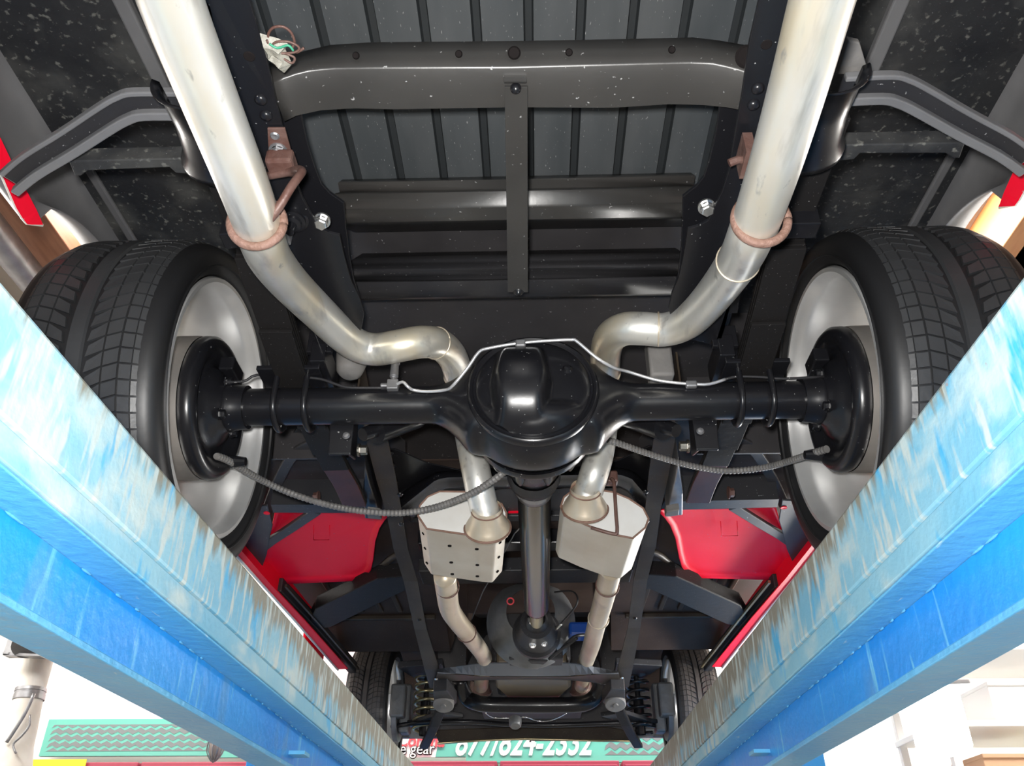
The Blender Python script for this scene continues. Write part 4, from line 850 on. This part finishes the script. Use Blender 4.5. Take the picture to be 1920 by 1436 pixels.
def text(s, x, z, size, m, parent, name, shear=0, off=0, ext=.002, dy=0, sx=1):
    cu = bpy.data.curves.new(name, 'FONT'); cu.body = s; cu.size = size; cu.extrude = ext; cu.shear = shear; cu.offset = off; cu.align_x = 'LEFT'; cu.resolution_u = 3; cu.fill_mode = 'BOTH'
    cu.materials.append(m); o = bpy.data.objects.new(name, cu); C.objects.link(o)
    dg = bpy.context.evaluated_depsgraph_get(); me = bpy.data.meshes.new_from_object(o.evaluated_get(dg)); bpy.data.objects.remove(o)
    o = bpy.data.objects.new(name, me); C.objects.link(o); o.parent = parent; L = root_loc(parent)
    o.rotation_euler = (PI/2, 0, 0); o.scale = (sx, 1, 1); o.location = Vector((x, YS+.001-dy, z))-L; return o
text('877/824-2332', -.535, .883, .235, M_SIGNW, sg, 'phone_number', .3, .0045, sx=.70)
b = MB(); b.prism([(-1.05, YS+.003, .865), (-.66, YS+.003, .870), (-.62, YS+.003, 1.10), (-1.05, YS+.003, 1.10)], (0, .003, 0)); b.build('sign_logo_ground', M_SIGNW, sg)
text('Corona', -.925, .935, .125, M_SIGNR, sg, 'red_lettering', .1, .003, dy=.003, sx=.82)
for m_, of_, dy_, nm in ((M_INK, .005, .004, 'lettering_outline'), (M_SIGNW, .0, .008, 'white_lettering')):
    text('storage gear', -1.14, .888, .105, m_, sg, nm, .0, of_, dy=dy_, sx=.90)
# dull red cabinets
xs_ = [(-3.44, -2.62), (-2.60, -1.80), (-1.78, -.98), (-.96, -.24), (-.22, .56), (.58, 1.36)]
names = ['dull red cabinet at far left end of row with yellow card on front', 'dull red cabinet second from the left end, below the printed tread', 'dull red cabinet third from the left, beside the caged lamp', 'dull red cabinet below the red and white lettering', 'dull red cabinet below the phone number', 'last dull red cabinet on the right, below the printed tread']
for (a, c), nm in zip(xs_, names):
    w_ = empty('wall_cabinet', ((a+c)/2, YS+.02, .88), nm, 'cabinet', 'dull red cabinets below the green sign')
    b = MB(); b.box(((a+c)/2, YS-.02, .56), (c-a, .18, .54)); b.build('cabinet_body', M_PINK, w_, bevel=.006)
    b = MB(); b.box(((a+c)/2, YS-.118, .56), (c-a-.03, .016, .49)); d_ = b.build('cabinet_door', M_PINK, w_, bevel=.004)
    b = MB(); b.box((c-.08, YS-.135, .60), (.015, .02, .12)); b.build('door_handle', M_CHROME, d_, bevel=.003)
yc = empty('yellow_card', (-3.2, YS-.13, .70), 'bright yellow card with black lettering on the far left red cabinet', 'card')
b = MB(); b.box((-3.14, YS-.130, .775), (.36, .004, .14)); b.build('card_sheet', M_YEL, yc)
o = text('SOLD', -3.27, .74, .08, M_INK, yc, 'card_lettering', 0, .004); o.location.y = -.006
# caged lamp on the sign
cl_ = empty('caged_lamp', (-2.12, 5.6, .90), 'small caged work lamp hanging in front of the printed tread sign', 'lamp')
c = P(404, 1402, y=5.6)
b = MB(); b.lathe(c+Vector((0, 0, .07)), (0, 0, -1), [(0, .02), (.02, .035), (.06, .042), (.11, .035), (.14, .012), (.142, .0001)], 20); b.build('globe', M_GLASS, cl_, smooth_=4)
b = MB()
for k in range(6):
    a = PI*k/6; b.tube([c+Vector((q*math.cos(a)*1.0, q*math.sin(a), z)) for q, z in ((-.03, .08), (-.050, .03), (-.048, -.03), (0, -.085), (.048, -.03), (.050, .03), (.03, .08))], .003, 6, sub=3)
b.lathe(c+Vector((0, 0, .07)), (0, 0, 1), [(0, .03), (.05, .028), (.055, .01)], 16); b.build('cage', M_DULL, cl_, smooth_=1)
b = MB(); b.tube([c+Vector((0, 0, .12)), c+Vector((-.02, .3, .25)), Vector((c.x, 6.13, 1.2))], .006, 6, sub=4); b.build('cord', M_INK, cl_, smooth_=4)
# wrapped duct at the left
dp = empty('wrapped_pipe', (-2.6, 4.5, -1.0), 'white wrapped pipe with tape bands rising at the far left', 'pipe')
b = MB(); b.tube([P(x, y, y=4.5) for x, y in ((20, 1700), (26, 1436), (40, 1370), (56, 1300), (78, 1215), (110, 1080), (150, 900))], [.085, .085, .075, .07, .075, .075, .075], 20, sub=3); b.build('pipe_wrap', mat('white_wrap', (.62, .57, .50), .8, bump=.8, bscale=14, var=(.74, .72, .68), vscale=6), dp, smooth_=4)
b = MB(); c = P(56, 1302, y=4.5); d = (P(78, 1215, y=4.5)-P(40, 1370, y=4.5)).normalized(); b.lathe(c, d, [(-.03, .073), (-.028, .077), (.0, .076), (.001, .074), (.012, .074), (.013, .077), (.03, .076), (.032, .07)], 24); b.build('tape_band', M_DULL, dp, smooth_=.8)
b = MB(); b.tube([P(x, y, y=4.40) for x, y in ((64, 1300), (48, 1335), (30, 1365), (12, 1392))], .009, 8, sub=3); b.tube([P(x, y, y=4.40) for x, y in ((56, 1340), (55, 1360), (40, 1380), (25, 1395), (30, 1412))], .006, 8, sub=3); b.build('cord', M_DULL, dp, smooth_=4)
wf = empty('wall_flood_lamp', (-2.6, 4.2, 1.25), 'grey flood lamp on a bracket beside the wrapped pipe', 'lamp')
b = MB(); b.prism([P(x, y, y=4.3) for x, y in ((5, 1228), (24, 1170), (42, 1180), (28, 1228))], (0, .06, 0)); b.prism([P(x, y, y=4.3) for x, y in ((5, 1222), (75, 1226), (75, 1230), (5, 1228))], (0, .06, 0)); b.build('lamp_bracket', M_DULL, wf, bevel=.003)
b = MB(); c = P(52, 1206, y=4.3); b.lathe(c, (.4, -.5, -.6), [(-.06, .03), (0, .07), (.02, .075), (.021, .0001)], 24); b.build('lamp_head', M_CAST, wf, smooth_=.8)
# pale pink partition on the left
b = MB(); b.prism([(-3.05, YS+.10, 1.13), (-1.3, YS+.10, 1.13), (-1.3, YS+.10, 1.7), (-2.5, YS+.10, 1.7)], (0, .03, 0)); o = b.build('trim_1', M_PINKW); struct(o)
# tube light at the right
tl = empty('tube_work_light', (1.42, 3.4, .62), 'blazing white fluorescent work light hanging beside the right runway', 'lamp')
b = MB(); b.bar([(1.46, 3.02, .555), (1.60, 3.70, .60)], .05, .20); b.build('light_diffuser', M_TUBEL, tl, bevel=.015)
b = MB(); b.bar([(1.46, 3.0, .67), (1.60, 3.72, .715)], .12, .02); b.build('lamp_housing', M_LAMPH, tl, bevel=.006)
for x_, y_, z_ in ((1.48, 3.1, .685), (1.59, 3.6, .715)):
    b = MB(); b.tube([(x_, y_, z_), (x_, y_, 2.28)], .003, 6); b.build('hanging_chain', M_DULL, tl)
# shelving with boxes at the lower right
sh_ = empty('storage_shelf', (3.0, 4.6, -1.0), 'white storage shelving against the right wall', 'shelf')
for x_ in (2.05, 3.6):
    for y_ in (4.4, 5.0): b = MB(); b.box((x_, y_, .1), (.04, .04, 2.2)); b.build('shelf_post', M_LAMPH, sh_, bevel=.003)
for z_ in (-.6, -.1, .40, .78, 1.15):
    b = MB(); b.box((2.82, 4.7, z_), (1.6, .64, .03)); b.build('shelf_board', M_LAMPH, sh_, bevel=.003)
for i, (x_, z_, w_, h_, m_, nm) in enumerate(((2.35, .415, .30, .22, M_CARD, 'tan carton at the left of the storage shelf'), (2.78, .415, .22, .16, M_YEL, 'yellow box in the middle of the storage shelf'), (3.2, .415, .30, .26, M_LAMPH, 'white box at the right of the storage shelf'), (2.5, .795, .35, .18, M_LAMPH, 'white box on the upper storage shelf'), (3.1, .795, .35, .22, M_CARD, 'tan carton on the upper storage shelf'))):
    b = MB(); b.box((0, 0, h_/2), (w_, .35, h_)); b.box((0, -.01, h_+.004), (w_+.01, .36, .02)); o = b.build('storage_box', m_, bevel=.004); o.location = (x_, 4.62, z_+.001); tag(o, nm, 'box')

# ------------------------------------------------------------------ raise everything so that the floor lies at height 0
for o in list(C.objects):
    if o.parent is None: o.location.z += LIFT
